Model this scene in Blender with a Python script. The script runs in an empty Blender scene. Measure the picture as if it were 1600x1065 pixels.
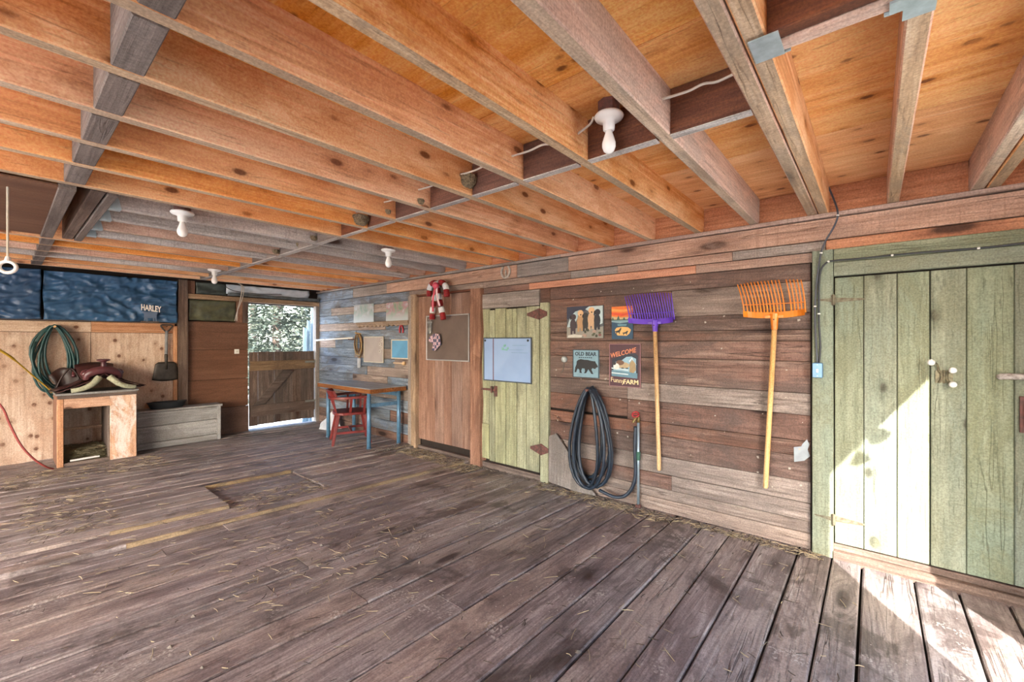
import bpy, bmesh, math, random
from mathutils import Vector, Matrix, noise

R = random.Random(11)
sc = bpy.context.scene
COL = sc.collection
PI = math.pi

# ------------------------------------------------------------------ camera, sky, sun, exposure
F_PX = 672.3                                   # focal length in pixels of the 1600x1065 frame
TH = math.atan(565 / F_PX)                     # view direction: angle from +X (the boarded wall's normal) towards +Y
EYE = 1.40
cam = bpy.data.cameras.new('camera')
cam.sensor_width = 36.0
cam.lens = 36.0 * F_PX / 1600
cam.clip_start = 0.02
cam_o = bpy.data.objects.new('camera', cam)
cam_o.location = (0, 0, EYE)
cam_o.rotation_euler = (PI / 2, 0, TH - PI / 2)
COL.objects.link(cam_o)
sc.camera = cam_o

SUN_AZ, SUN_EL = math.atan2(.538, .882), math.radians(36.0)    # travel direction of the light in plan, elevation
world = bpy.data.worlds.new('world')
sc.world = world
world.use_nodes = True
wn = world.node_tree
for n in list(wn.nodes):
    wn.nodes.remove(n)
sky = wn.nodes.new('ShaderNodeTexSky')
sky.sky_type = 'NISHITA'
sky.sun_disc = False
sky.sun_elevation = SUN_EL
sky.sun_rotation = PI / 2 - (SUN_AZ + PI)
sky.air_density = 1.0
sky.dust_density = 2.0
bgn = wn.nodes.new('ShaderNodeBackground')
bgn.inputs['Strength'].default_value = 0.36
won = wn.nodes.new('ShaderNodeOutputWorld')
wn.links.new(sky.outputs[0], bgn.inputs[0])
wn.links.new(bgn.outputs[0], won.inputs[0])

sun = bpy.data.lights.new('sun', 'SUN')
sun.energy = 4.0
sun.angle = math.radians(0.55)
sun.color = (1.0, .965, .91)
sun_o = bpy.data.objects.new('sun', sun)
sun_dir = Vector((math.cos(SUN_AZ) * math.cos(SUN_EL), math.sin(SUN_AZ) * math.cos(SUN_EL), -math.sin(SUN_EL)))
sun_o.rotation_euler = sun_dir.to_track_quat('-Z', 'Y').to_euler()
sun_o.location = (-8, -6, 9)
COL.objects.link(sun_o)


def portal(name, loc, rot, sx, sy):
    """a light portal: emits nothing, only guides the sampling of daylight through an opening"""
    l = bpy.data.lights.new(name, 'AREA')
    l.shape = 'RECTANGLE'
    l.size, l.size_y = sx, sy
    l.cycles.is_portal = True
    o = bpy.data.objects.new(name, l)
    o.location = loc
    o.rotation_euler = rot
    COL.objects.link(o)


FRONT_Y, LEFT_X, XW, YB = -0.92, -3.6, 3.49, 7.25
DOOR_X0, DOOR_X1, DOOR_H = 1.53, 2.38, 2.175       # doorway in the wall behind the camera
FILL_GATE_Y0, FILL_GATE_Y1, FILL_GATE_H = -0.6, 5.0, 2.18        # wide side opening, unseen, added to bring daylight in
HALF_X0, HALF_X1, HALF_Z0, HALF_Z1 = 2.41, 3.43, 1.23, 1.97
portal('portal_front', ((DOOR_X0 + DOOR_X1) / 2, FRONT_Y - .08, DOOR_H / 2), (PI / 2, 0, 0), DOOR_X1 - DOOR_X0, DOOR_H)
portal('portal_side', (LEFT_X - .08, (FILL_GATE_Y0 + FILL_GATE_Y1) / 2, FILL_GATE_H / 2), (PI / 2, 0, -PI / 2), FILL_GATE_Y1 - FILL_GATE_Y0, FILL_GATE_H)
portal('portal_back', ((HALF_X0 + HALF_X1) / 2, YB + .1, (HALF_Z0 + HALF_Z1) / 2), (PI / 2, 0, PI), HALF_X1 - HALF_X0, HALF_Z1 - HALF_Z0)

sc.view_settings.view_transform = 'Standard'
sc.view_settings.look = 'None'
sc.view_settings.gamma = 1.0
sc.view_settings.use_curve_mapping = False
sc.view_settings.exposure = 2.65
sc.cycles.use_denoising = True
sc.cycles.max_bounces = 10
sc.cycles.diffuse_bounces = 6
sc.cycles.sample_clamp_indirect = 12


# ------------------------------------------------------------------ measuring: a photo pixel to a point on a known plane
def ray(u, v):
    r = (u - 800) / F_PX
    c, s = math.cos(TH), math.sin(TH)
    return c + r * s, s - r * c, -(v - 532.5) / F_PX


def PW(u, v, X=XW):                              # on the boarded wall: (Y, Z)
    a, b, z = ray(u, v)
    t = X / a
    return b * t, EYE + z * t


def PB(u, v, Y=YB):                              # on the far wall: (X, Z)
    a, b, z = ray(u, v)
    t = Y / b
    return a * t, EYE + z * t


def PZ(u, v, Z=0.0):                             # on a level plane: (X, Y)
    a, b, z = ray(u, v)
    t = (Z - EYE) / z
    return a * t, b * t


# ------------------------------------------------------------------ materials
def lin(h):
    h = h.lstrip('#')
    o = []
    for i in (0, 2, 4):
        c = int(h[i:i + 2], 16) / 255
        o.append(c / 12.92 if c <= .04045 else ((c + .055) / 1.055) ** 2.4)
    return (o[0], o[1], o[2], 1)


class G:
    """small node-graph helper"""
    def __init__(s, name):
        s.m = bpy.data.materials.new(name)
        s.m.use_nodes = True
        s.t = s.m.node_tree
        s.bsdf = s.t.nodes['Principled BSDF']

    def n(s, typ, **kw):
        nd = s.t.nodes.new(typ)
        for k, v in kw.items():
            setattr(nd, k, v)
        return nd

    def put(s, sock, v):
        if isinstance(v, bpy.types.NodeSocket):
            s.t.links.new(v, sock)
        elif v is not None:
            sock.default_value = v

    def math(s, op, a, b=None, c=None, clamp=False):
        nd = s.n('ShaderNodeMath', operation=op)
        nd.use_clamp = clamp
        s.put(nd.inputs[0], a)
        s.put(nd.inputs[1], b)
        s.put(nd.inputs[2], c)
        return nd.outputs[0]

    def vmath(s, op, a, b):
        nd = s.n('ShaderNodeVectorMath', operation=op)
        s.put(nd.inputs[0], a)
        s.put(nd.inputs[1], b)
        return nd.outputs[0]

    def noise(s, vec, scale=1., detail=4., rough=.55, dist=0.):
        nd = s.n('ShaderNodeTexNoise')
        s.put(nd.inputs['Vector'], vec)
        nd.inputs['Scale'].default_value = scale
        nd.inputs['Detail'].default_value = detail
        nd.inputs['Roughness'].default_value = rough
        nd.inputs['Distortion'].default_value = dist
        return nd.outputs['Fac']

    def ramp(s, fac, stops):
        nd = s.n('ShaderNodeValToRGB')
        e = nd.color_ramp.elements
        while len(e) < len(stops):
            e.new(.5)
        for i, (p, c) in enumerate(stops):
            e[i].position = p
            e[i].color = c if len(c) == 4 else (*c, 1)
        s.put(nd.inputs[0], fac)
        return nd.outputs[0]

    def smooth(s, v, lo, hi):
        nd = s.n('ShaderNodeMapRange', interpolation_type='SMOOTHSTEP')
        s.put(nd.inputs[0], v)
        nd.inputs[1].default_value = lo
        nd.inputs[2].default_value = hi
        return nd.outputs[0]

    def mix(s, fac, a, b, mode='MIX'):
        nd = s.n('ShaderNodeMix', data_type='RGBA', blend_type=mode)
        s.put(nd.inputs[0], fac)
        s.put(nd.inputs[6], a)
        s.put(nd.inputs[7], b)
        return nd.outputs[2]

    def bump(s, h, strength, dist=.004):
        nd = s.n('ShaderNodeBump')
        nd.inputs['Strength'].default_value = strength
        nd.inputs['Distance'].default_value = dist
        s.put(nd.inputs['Height'], h)
        s.put(s.bsdf.inputs['Normal'], nd.outputs[0])


WOODS = {}
MATS = {}


def wood(name, dark, mid, light, grain=1.0, knots=.35, dirt=None, dirt_amt=.5, rough=.72, var=.22, bump=.45,
         knot_col='#3a2114', tint=None, specks=0., saw=0., rings=.12, crack=.35, fleck=.35, ks=(1.5, 5.2)):
    WOODS[name] = dict(dark=dark, mid=mid, light=light, grain=grain, knots=knots, dirt=dirt, dirt_amt=dirt_amt,
                       rough=rough, var=var, bump=bump, knot_col=knot_col, tint=tint, specks=specks, saw=saw, rings=rings, crack=crack, fleck=fleck, ks=ks)


def W(name, axis='X'):
    key = name + '_' + axis
    if key in MATS:
        return MATS[key]
    p = WOODS[name]
    g = G(key)
    tc = g.n('ShaderNodeTexCoord')
    oi = g.n('ShaderNodeObjectInfo')
    rnd = oi.outputs['Random']
    off = g.n('ShaderNodeCombineXYZ')
    for i, k in enumerate((17.3, 31.7, 23.9)):
        g.put(off.inputs[i], g.math('MULTIPLY', rnd, k))
    base = g.vmath('ADD', tc.outputs['Object'], off.outputs[0])

    def st(lng, crs):
        v = [crs] * 3
        v['XYZ'.index(axis)] = lng
        return g.vmath('MULTIPLY', base, tuple(v))
    # knots bend the grain round them
    vor = g.n('ShaderNodeTexVoronoi')
    g.put(vor.inputs['Vector'], st(*p['ks']))
    vor.inputs['Scale'].default_value = 1.0
    sep = g.n('ShaderNodeSeparateColor')
    g.put(sep.inputs[0], vor.outputs['Color'])
    present = g.math('LESS_THAN', sep.outputs[0], p['knots'])
    d = vor.outputs['Distance']
    kmask = g.math('MULTIPLY', g.math('SUBTRACT', 1.0, g.smooth(d, .10, .20)), present)
    halo = g.math('MULTIPLY', g.math('SUBTRACT', 1.0, g.smooth(d, .12, .48)), present)
    n1 = g.noise(st(1.5 * p['grain'], 44 * p['grain']), 1.0, 8, .70, .5)
    n1 = g.math('ADD', n1, g.math('MULTIPLY', halo, -.14))
    c = g.ramp(n1, [(.30, lin(p['dark'])), (.5, lin(p['mid'])), (.70, lin(p['light']))])
    n2 = g.noise(st(.9, 4.5), 1.0, 4, .6, .6)
    c = g.mix(g.smooth(n2, .42, .68), c, g.mix(.62, c, lin(p['dark'])))
    if p['tint']:
        n4 = g.noise(st(.5, 2.2), 1.0, 3, .55)
        c = g.mix(g.math('MULTIPLY', g.smooth(n4, .45, .62), .7), c, lin(p['tint']))
    if p['rings']:
        low = g.math('ADD', g.noise(st(.45, 3.6), 1.0, 2, .45, .2), g.math('MULTIPLY', halo, .10))
        rg = g.math('SINE', g.math('MULTIPLY', low, 150.0))
        c = g.mix(g.math('MULTIPLY', g.smooth(rg, .1, .9), p['rings']), c, lin(p['dark']))
    # fine dark flecks and drying cracks along the grain
    n5 = g.noise(st(7, 75), 1.0, 3, .6)
    c = g.mix(g.math('MULTIPLY', g.smooth(n5, .58, .70), p['fleck']), c, lin(p['knot_col']))
    n6 = g.noise(st(.8, 17), 1.0, 3, .5, .3)
    crack = g.math('SUBTRACT', 1.0, g.smooth(g.math('ABSOLUTE', g.math('SUBTRACT', n6, .5)), .002, .014))
    crack = g.math('MULTIPLY', crack, g.smooth(g.noise(st(1.3, 6), 1.0, 2), .50, .62))
    c = g.mix(g.math('MULTIPLY', crack, p['crack']), c, lin(p['knot_col']))
    if p['saw']:
        wv = g.noise(st(60, 2.2), 1.0, 4, .65)
        c = g.mix(g.math('MULTIPLY', g.smooth(wv, .53, .66), p['saw']), c, lin(p['dark']))
    c = g.mix(g.math('MULTIPLY', halo, .28), c, lin(p['dark']))
    c = g.mix(g.math('MULTIPLY', kmask, .9), c, lin(p['knot_col']))
    if p['dirt']:
        n3 = g.noise(st(1.8, 4.4), 1.0, 8, .72, .7)
        c = g.mix(g.math('MULTIPLY', g.smooth(n3, .46, .60), p['dirt_amt']), c, lin(p['dirt']))
    grit = g.noise(base, 110, 3, .65)
    c = g.mix(.26, c, g.ramp(grit, [(.34, (.08, .08, .08, 1)), (.5, (.5, .5, .5, 1)), (.66, (.95, .95, .95, 1))]), 'OVERLAY')
    if p['specks']:
        geo = g.n('ShaderNodeNewGeometry')
        sp = g.n('ShaderNodeTexVoronoi')
        g.put(sp.inputs['Vector'], geo.outputs['Position'])
        sp.inputs['Scale'].default_value = 26
        big = g.noise(geo.outputs['Position'], 1.1, 4, .6)
        patch = g.smooth(g.noise(geo.outputs['Position'], 2.3, 5, .65), .57, .66)
        fine = g.smooth(g.noise(geo.outputs['Position'], 75, 3, .6), .51, .60)
        wet = g.smooth(g.noise(geo.outputs['Position'], 2.1, 6, .66, .6), .55, .63)
        c = g.mix(g.math('MULTIPLY', wet, .6), c, lin('#3a2f2b'))
        c = g.mix(g.math('MULTIPLY', g.math('MULTIPLY', patch, fine), p['specks']), c, lin('#c4bdb5'))
        dots = g.math('MULTIPLY', g.math('SUBTRACT', 1.0, g.smooth(sp.outputs['Distance'], .05, .12)), g.smooth(big, .50, .56))
        c = g.mix(g.math('MULTIPLY', dots, .75), c, lin('#d5cfc6'))
    hs = g.n('ShaderNodeHueSaturation')
    v = g.math('ADD', g.math('MULTIPLY', rnd, 2 * p['var']), 1 - p['var'])
    g.put(hs.inputs['Value'], v)
    hr = g.math('ADD', g.math('MULTIPLY', g.math('FRACT', g.math('MULTIPLY', rnd, 7.13)), .3), .85)
    g.put(hs.inputs['Saturation'], hr)
    g.put(hs.inputs['Color'], c)
    g.put(g.bsdf.inputs['Base Color'], hs.outputs[0])
    g.put(g.bsdf.inputs['Roughness'], g.math('ADD', g.math('MULTIPLY', n2, .25), p['rough'] - .12))
    g.bsdf.inputs['Specular IOR Level'].default_value = .35
    h = g.math('SUBTRACT', g.math('ADD', n1, g.math('MULTIPLY', n2, .5)), g.math('MULTIPLY', crack, .5))
    g.bump(h, p['bump'], .006)
    MATS[key] = g.m
    return g.m


def plain(name, col, rough=.6, metal=0., amt=.12, scale=14., col2=None, bump=0., spec=.5, bdist=.003):
    if name in MATS:
        return MATS[name]
    g = G(name)
    tc = g.n('ShaderNodeTexCoord')
    n1 = g.noise(tc.outputs['Object'], scale, 5, .6)
    a = lin(col)
    if col2:
        b = lin(col2)
    else:
        b = tuple(max(0, x * (1 - 2.2 * amt)) for x in a[:3]) + (1,)
    c = g.ramp(n1, [(.35, a), (.68, b)])
    g.put(g.bsdf.inputs['Base Color'], c)
    g.bsdf.inputs['Roughness'].default_value = rough
    g.bsdf.inputs['Metallic'].default_value = metal
    g.bsdf.inputs['Specular IOR Level'].default_value = spec
    if bump:
        g.bump(n1, bump, bdist)
    MATS[name] = g.m
    return g.m


# woods of the place
wood('joist', '#c08455', '#e8af80', '#f6d0a8', grain=.9, knots=.62, var=.06, rough=.75, bump=.3, dirt='#c98450', dirt_amt=.45, tint='#f3cda6', knot_col='#6b3a1c', crack=.3, fleck=.30, ks=(4.5, 9.0))
wood('joist_orange', '#c37d3e', '#eaa462', '#f5c288', grain=.9, knots=.70, var=.06, rough=.75, bump=.3, dirt='#cb8040', dirt_amt=.45, tint='#f3c594', knot_col='#643412', crack=.3, fleck=.30, ks=(4.5, 9.0))
wood('joist_grey', '#908a86', '#c2bcb6', '#d9d4cd', grain=1.0, knots=.25, var=.06, saw=.45, bump=.4, dirt='#9c908a', dirt_amt=.4)
wood('joist_bottom', '#9a8068', '#c7ad90', '#dcc7ae', grain=1.0, knots=.3, var=.06, saw=.25, bump=.5, dirt='#9a8a78', dirt_amt=.6, fleck=.4)
wood('joist_pink', '#aa8672', '#d8b19a', '#eaccb7', grain=1.0, knots=.3, var=.07, saw=.35, bump=.4, dirt='#ae9b8c', dirt_amt=.5, fleck=.25, ks=(3.0, 6.0))
wood('blocking', '#4a2f24', '#6e4636', '#87593f', knots=.3, var=.12)
wood('blocking_grey', '#5a514c', '#7a706a', '#958b83', knots=.1, var=.1, saw=.3)
wood('deck', '#cc843e', '#eeae6a', '#f7cb94', grain=.45, knots=.62, var=.06, bump=.15, dirt='#d9924c', dirt_amt=.5, tint='#f0c085', knot_col='#6b3a1a', rings=.14, crack=.15, fleck=.3, ks=(6.0, 10.0))
wood('rim', '#94624a', '#bb8566', '#d2a082', knots=.2, var=.06)
wood('barn', '#4b3831', '#7c6357', '#a38b7d', grain=1.0, knots=.42, var=.20, dirt='#5c4d47', dirt_amt=.7, tint='#7f5a4b', bump=.9, knot_col='#2c1c18', rings=.22, crack=.7, fleck=.55, saw=.2)
wood('barn_pale', '#6f6058', '#9c8b80', '#b9aa9e', grain=1.0, knots=.35, var=.12, dirt='#7a6d65', dirt_amt=.65, bump=.9, knot_col='#3a2a23', rings=.2, crack=.6, fleck=.5)
wood('barn_skylit', '#4d5765', '#7a8694', '#a0abb8', grain=1.0, knots=.35, var=.2, dirt='#605c58', dirt_amt=.7, bump=.9, knot_col='#2d2a2c', rings=.2, crack=.7, fleck=.55)  # weathered boards with the blue skylight sheen put into their colour
wood('barn_orange', '#9c6246', '#bd8262', '#d0a082', knots=.3, var=.08, bump=.6)
wood('beam', '#8d6e5e', '#ba9986', '#d2b5a3', grain=.9, knots=.3, var=.06, saw=.40, dirt='#8f7a6e', dirt_amt=.5, bump=.7, crack=.5)
wood('beam_grey', '#6d655f', '#938982', '#aea59d', knots=.3, var=.1, saw=.35, bump=.7, dirt='#776d66', dirt_amt=.5, crack=.5)
wood('floor', '#625757', '#9a8f8c', '#c1b7b2', grain=.7, knots=.35, var=.13, dirt='#5d5150', dirt_amt=.62, tint='#a39489', rough=.48, bump=.9, knot_col='#322827', specks=.9, rings=.36, crack=.8, fleck=.55)
wood('floor_edge', '#715f4a', '#98825f', '#b39b78', knots=.1, var=.05, dirt='#5f5145', dirt_amt=.9)
wood('door_brown', '#6a4d3f', '#957363', '#b1927f', knots=.5, var=.10, bump=.5, dirt='#7a5f51', dirt_amt=.5)
wood('post_red', '#66483a', '#94705e', '#af8e7c', knots=.3, var=.06, bump=.6, dirt='#6a4f42', dirt_amt=.6)
wood('post_tan', '#7d6752', '#aa9078', '#c7b097', knots=.3, var=.06, bump=.6, dirt='#7a6756', dirt_amt=.6)
wood('green', '#7a7b60', '#aaab87', '#bfc0a0', grain=.8, knots=.35, var=.07, bump=.8, dirt='#82836a', dirt_amt=.6, knot_col='#4d4c38', saw=.22, crack=.5)
wood('green_big', '#6a6f5c', '#878c76', '#999e88', grain=.6, knots=.30, var=.05, bump=.7, dirt='#74755c', dirt_amt=.55, tint='#7c8879', knot_col='#413f31', saw=.30, crack=.5, fleck=.5, ks=(4.0, 6.0))
wood('plywood', '#b09178', '#d1b7a0', '#e1ceba', grain=.4, knots=1.0, var=.05, bump=.12, dirt='#b89276', dirt_amt=.55, knot_col='#633a25', crack=.12, ks=(7.0, 8.0))
wood('stud_orange', '#a06a42', '#c78e62', '#dcab84', knots=.3, var=.06)
wood('post_dark', '#4f4039', '#716056', '#8f7e72', knots=.3, var=.06, bump=.7, dirt='#51443d', dirt_amt=.6)
wood('hardboard', '#5d4233', '#6d4e3e', '#785a48', grain=.3, knots=.0, var=.06, bump=.08, rough=.6, dirt='#5c3f30', dirt_amt=.5, knot_col='#4a3022', rings=0, crack=.05, fleck=.12)
wood('half_door', '#453934', '#64544b', '#827267', knots=.35, var=.16, bump=.8, dirt='#463b36', dirt_amt=.6, crack=.6)
wood('half_rail', '#5f4e40', '#7f6a55', '#9a866f', knots=.3, var=.06, bump=.7, dirt='#5a4a3e', dirt_amt=.6)
wood('crate', '#a9775a', '#d0a283', '#e3bfa3', grain=.8, knots=.55, var=.06, bump=.3, tint='#dcc0ab', dirt='#a97c5c', dirt_amt=.45, ks=(4.0, 7.0))
wood('crate_white', '#b08265', '#d4aa8c', '#e6c8b0', grain=.8, knots=.6, var=.04, bump=.3, tint='#d9b79b', dirt='#e9e4dd', dirt_amt=.75, ks=(4.0, 7.0))
wood('chest', '#747272', '#9c9a98', '#b4b2ae', grain=.8, knots=.15, var=.05, bump=.5, dirt='#7f7b77', dirt_amt=.6, crack=.4)
wood('table_top', '#7f8489', '#9da3a9', '#b6bcc2', grain=.7, knots=.05, var=.03, rough=.38, bump=.2)
wood('ply_edge', '#5f402d', '#85593c', '#a07556', grain=1.5, knots=.2, var=.05, fleck=.6)
wood('handle', '#c39660', '#dcb57f', '#e7c797', grain=.8, knots=.02, var=.04, bump=.1, rough=.5)
wood('fence', '#39454b', '#51626a', '#697a82', knots=.1, var=.2)

DARK = plain('dark_gap', '#1d1714', .95)
BACKING = plain('backing', '#2c221d', .95)
STEEL = plain('galvanised', '#b4c6cc', .42, .35, .12, 30)
IRON = plain('rusty_iron', '#54403b', .75, .3, .3, 40, '#7c5049', bump=.4)
WHITE = plain('white_porcelain', '#e9e8e4', .3, 0, .04)
BULB = plain('frosted_bulb', '#f1f0ec', .25, 0, .02)
BLUEPIPE = plain('blue_painted_steel', '#5d86a6', .4, .2, .15, 20)
REDPAINT = plain('red_paint', '#7c2a27', .45, 0, .2, 18)
BLACKRUB = plain('black_rubber', '#22262a', .6, 0, .1)


# ------------------------------------------------------------------ building helpers
WM = {}


def reg(o, M, parent=None):
    WM[o] = M
    if parent is not None:
        o.parent = parent
        o.matrix_basis = WM[parent].inverted() @ M
    else:
        o.matrix_basis = M
    COL.objects.link(o)
    return o


def tag(o, label=None, cat=None, group=None, kind=None):
    if label:
        o['label'] = label
    if cat:
        o['category'] = cat
    if group:
        o['group'] = group
    if kind:
        o['kind'] = kind
    return o


def thing(name, label, cat, loc=(0, 0, 0), rz=0., group=None):
    o = bpy.data.objects.new(name, None)
    o.empty_display_size = .05
    reg(o, Matrix.Translation(loc) @ Matrix.Rotation(rz, 4, 'Z'))
    return tag(o, label, cat, group)


def structure(name, loc=(0, 0, 0), label=None):
    o = bpy.data.objects.new(name, None)
    o.empty_display_size = .05
    reg(o, Matrix.Translation(loc))
    return tag(o, label, kind='structure')


def spline(pts, n=6, closed=False):
    P = [Vector(p) for p in pts]
    out = []
    m = len(P)
    for i in range(m if closed else m - 1):
        if closed:
            a, b, c, d = P[(i - 1) % m], P[i], P[(i + 1) % m], P[(i + 2) % m]
        else:
            a, b, c, d = P[max(i - 1, 0)], P[i], P[i + 1], P[min(i + 2, m - 1)]
        for k in range(n):
            t = k / n
            out.append(.5 * ((2 * b) + (c - a) * t + (2 * a - 5 * b + 4 * c - d) * t * t + (3 * b - a - 3 * c + d) * t ** 3))
    if not closed:
        out.append(P[-1])
    return out


class MB:
    def __init__(s):
        s.v, s.f = [], []

    def add(s, vs, fs):
        o = len(s.v)
        s.v += [Vector(v) for v in vs]
        s.f += [tuple(i + o for i in q) for q in fs]
        return s

    def box(s, lo, hi, M=None):
        x0, y0, z0 = lo
        x1, y1, z1 = hi
        vs = [Vector(p) for p in ((x0, y0, z0), (x1, y0, z0), (x1, y1, z0), (x0, y1, z0), (x0, y0, z1), (x1, y0, z1), (x1, y1, z1), (x0, y1, z1))]
        if M:
            vs = [M @ v for v in vs]
        return s.add(vs, [(3, 2, 1, 0), (4, 5, 6, 7), (0, 1, 5, 4), (1, 2, 6, 5), (2, 3, 7, 6), (3, 0, 4, 7)])

    def bar(s, a, b, w, h, up=(0, 0, 1), w2=None, h2=None):
        """a tapered square bar from a to b"""
        a, b = Vector(a), Vector(b)
        d = (b - a).normalized()
        x = d.cross(Vector(up))
        if x.length < 1e-4:
            x = d.cross(Vector((1, 0, 0)))
        x.normalize()
        y = x.cross(d)
        w2, h2 = w2 or w, h2 or h
        vs = []
        for p, ww, hh in ((a, w, h), (b, w2, h2)):
            for i, j in ((-1, -1), (1, -1), (1, 1), (-1, 1)):
                vs.append(p + x * i * ww / 2 + y * j * hh / 2)
        return s.add(vs, [(3, 2, 1, 0), (4, 5, 6, 7), (0, 1, 5, 4), (1, 2, 6, 5), (2, 3, 7, 6), (3, 0, 4, 7)])

    def tube(s, path, r, seg=8, closed=False, flat=None):
        P = [Vector(p) for p in path]
        n = len(P)
        rr = r if isinstance(r, (list, tuple)) else [r] * n
        base = len(s.v)
        prev = None
        for i in range(n):
            if closed:
                d = P[(i + 1) % n] - P[i - 1]
            else:
                d = P[min(i + 1, n - 1)] - P[max(i - 1, 0)]
            d.normalize()
            if prev is None:
                u = d.orthogonal().normalized()
            else:
                u = prev - d * prev.dot(d)
                u = u.normalized() if u.length > 1e-6 else d.orthogonal().normalized()
            prev = u
            w = d.cross(u)
            for k in range(seg):
                a = 2 * PI * k / seg
                s.v.append(P[i] + (u * math.cos(a) + w * math.sin(a)) * rr[i])
        for i in range(n if closed else n - 1):
            j = (i + 1) % n
            for k in range(seg):
                l = (k + 1) % seg
                s.f.append((base + i * seg + k, base + i * seg + l, base + j * seg + l, base + j * seg + k))
        if not closed:
            s.f.append(tuple(base + k for k in reversed(range(seg))))
            s.f.append(tuple(base + (n - 1) * seg + k for k in range(seg)))
        return s

    def lathe(s, prof, c=(0, 0, 0), seg=20, M=None):
        base = len(s.v)
        c = Vector(c)
        for r, z in prof:
            for k in range(seg):
                a = 2 * PI * k / seg
                p = Vector((max(r, 1e-4) * math.cos(a), max(r, 1e-4) * math.sin(a), z))
                if M:
                    p = M @ p
                s.v.append(c + p)
        for i in range(len(prof) - 1):
            for k in range(seg):
                l = (k + 1) % seg
                s.f.append((base + i * seg + k, base + i * seg + l, base + (i + 1) * seg + l, base + (i + 1) * seg + k))
        s.f.append(tuple(base + k for k in reversed(range(seg))))
        s.f.append(tuple(base + (len(prof) - 1) * seg + k for k in range(seg)))
        return s

    def prism(s, poly, d):
        """extrude a planar 3-D polygon by vector d"""
        P = [Vector(p) for p in poly]
        d = Vector(d)
        n = len(P)
        o = len(s.v)
        s.v += P + [p + d for p in P]
        s.f.append(tuple(o + i for i in reversed(range(n))))
        s.f.append(tuple(o + n + i for i in range(n)))
        for i in range(n):
            j = (i + 1) % n
            s.f.append((o + i, o + j, o + n + j, o + n + i))
        return s

    def grid(s, fn, nu, nv, thick=None):
        """a sheet fn(u,v) for u,v in 0..1; with thick a closed slab offset by vector"""
        o = len(s.v)
        for i in range(nu + 1):
            for j in range(nv + 1):
                s.v.append(Vector(fn(i / nu, j / nv)))
        w = nv + 1
        for i in range(nu):
            for j in range(nv):
                s.f.append((o + i * w + j, o + (i + 1) * w + j, o + (i + 1) * w + j + 1, o + i * w + j + 1))
        if thick:
            t = Vector(thick)
            cnt = (nu + 1) * w
            s.v += [s.v[o + k] + t for k in range(cnt)]
            q = o + cnt
            for i in range(nu):
                for j in range(nv):
                    s.f.append((q + i * w + j, q + i * w + j + 1, q + (i + 1) * w + j + 1, q + (i + 1) * w + j))
            rim = [i * w for i in range(nu + 1)] + [nu * w + j for j in range(1, w)] + [i * w + nv for i in range(nu - 1, -1, -1)] + [j for j in range(nv - 1, 0, -1)]
            for a in range(len(rim)):
                b = (a + 1) % len(rim)
                s.f.append((o + rim[a], o + rim[b], q + rim[b], q + rim[a]))
        return s

    def build(s, name, mat, parent=None, local=False, smooth=False, bevel=0.):
        lo = [min(v[i] for v in s.v) for i in range(3)]
        hi = [max(v[i] for v in s.v) for i in range(3)]
        c = Vector([(lo[i] + hi[i]) / 2 for i in range(3)])
        me = bpy.data.meshes.new(name)
        me.from_pydata([v - c for v in s.v], [], s.f)
        bm = bmesh.new()
        bm.from_mesh(me)
        if bevel:
            es = [e for e in bm.edges if len(e.link_faces) == 2 and e.calc_face_angle(0) > .6]
            bmesh.ops.bevel(bm, geom=es, offset=bevel, segments=1, profile=.7, affect='EDGES')
        bmesh.ops.recalc_face_normals(bm, faces=bm.faces)
        bm.to_mesh(me)
        bm.free()
        if smooth:
            me.polygons.foreach_set('use_smooth', [True] * len(me.polygons))
        me.materials.append(mat)
        o = bpy.data.objects.new(name, me)
        M = Matrix.Translation(c)
        if local:
            M = WM[parent] @ M
        return reg(o, M, parent)


def board(name, lo, hi, axis, mat, parent, warp=.0025, ch=.004, seg=2, local=False):
    """a sawn board: chamfered box whose edges wander a little"""
    a = 'XYZ'.index(axis)
    b, c = [i for i in range(3) if i != a]
    mb = MB()
    rings = []
    n = seg + 1
    for i in range(n):
        t = i / seg
        w = [R.uniform(-warp, warp) * (1 if 0 < i < seg else .4) for _ in range(4)]
        b0, b1, c0, c1 = lo[b] + w[0], hi[b] + w[1], lo[c] + w[2] * .4, hi[c] + w[3] * .4
        k = min(ch, (b1 - b0) * .3, (c1 - c0) * .3)
        pts = [(b0 + k, c0), (b1 - k, c0), (b1, c0 + k), (b1, c1 - k), (b1 - k, c1), (b0 + k, c1), (b0, c1 - k), (b0, c0 + k)]
        for q in pts:
            p = [0, 0, 0]
            p[a] = lo[a] + (hi[a] - lo[a]) * t
            p[b], p[c] = q
            mb.v.append(Vector(p))
    for i in range(seg):
        for k in range(8):
            l = (k + 1) % 8
            mb.f.append((i * 8 + k, i * 8 + l, i * 8 + 8 + l, i * 8 + 8 + k))
    mb.f.append(tuple(reversed(range(8))))
    mb.f.append(tuple(seg * 8 + k for k in range(8)))
    return mb.build(name, W(mat, axis), parent, local)


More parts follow.
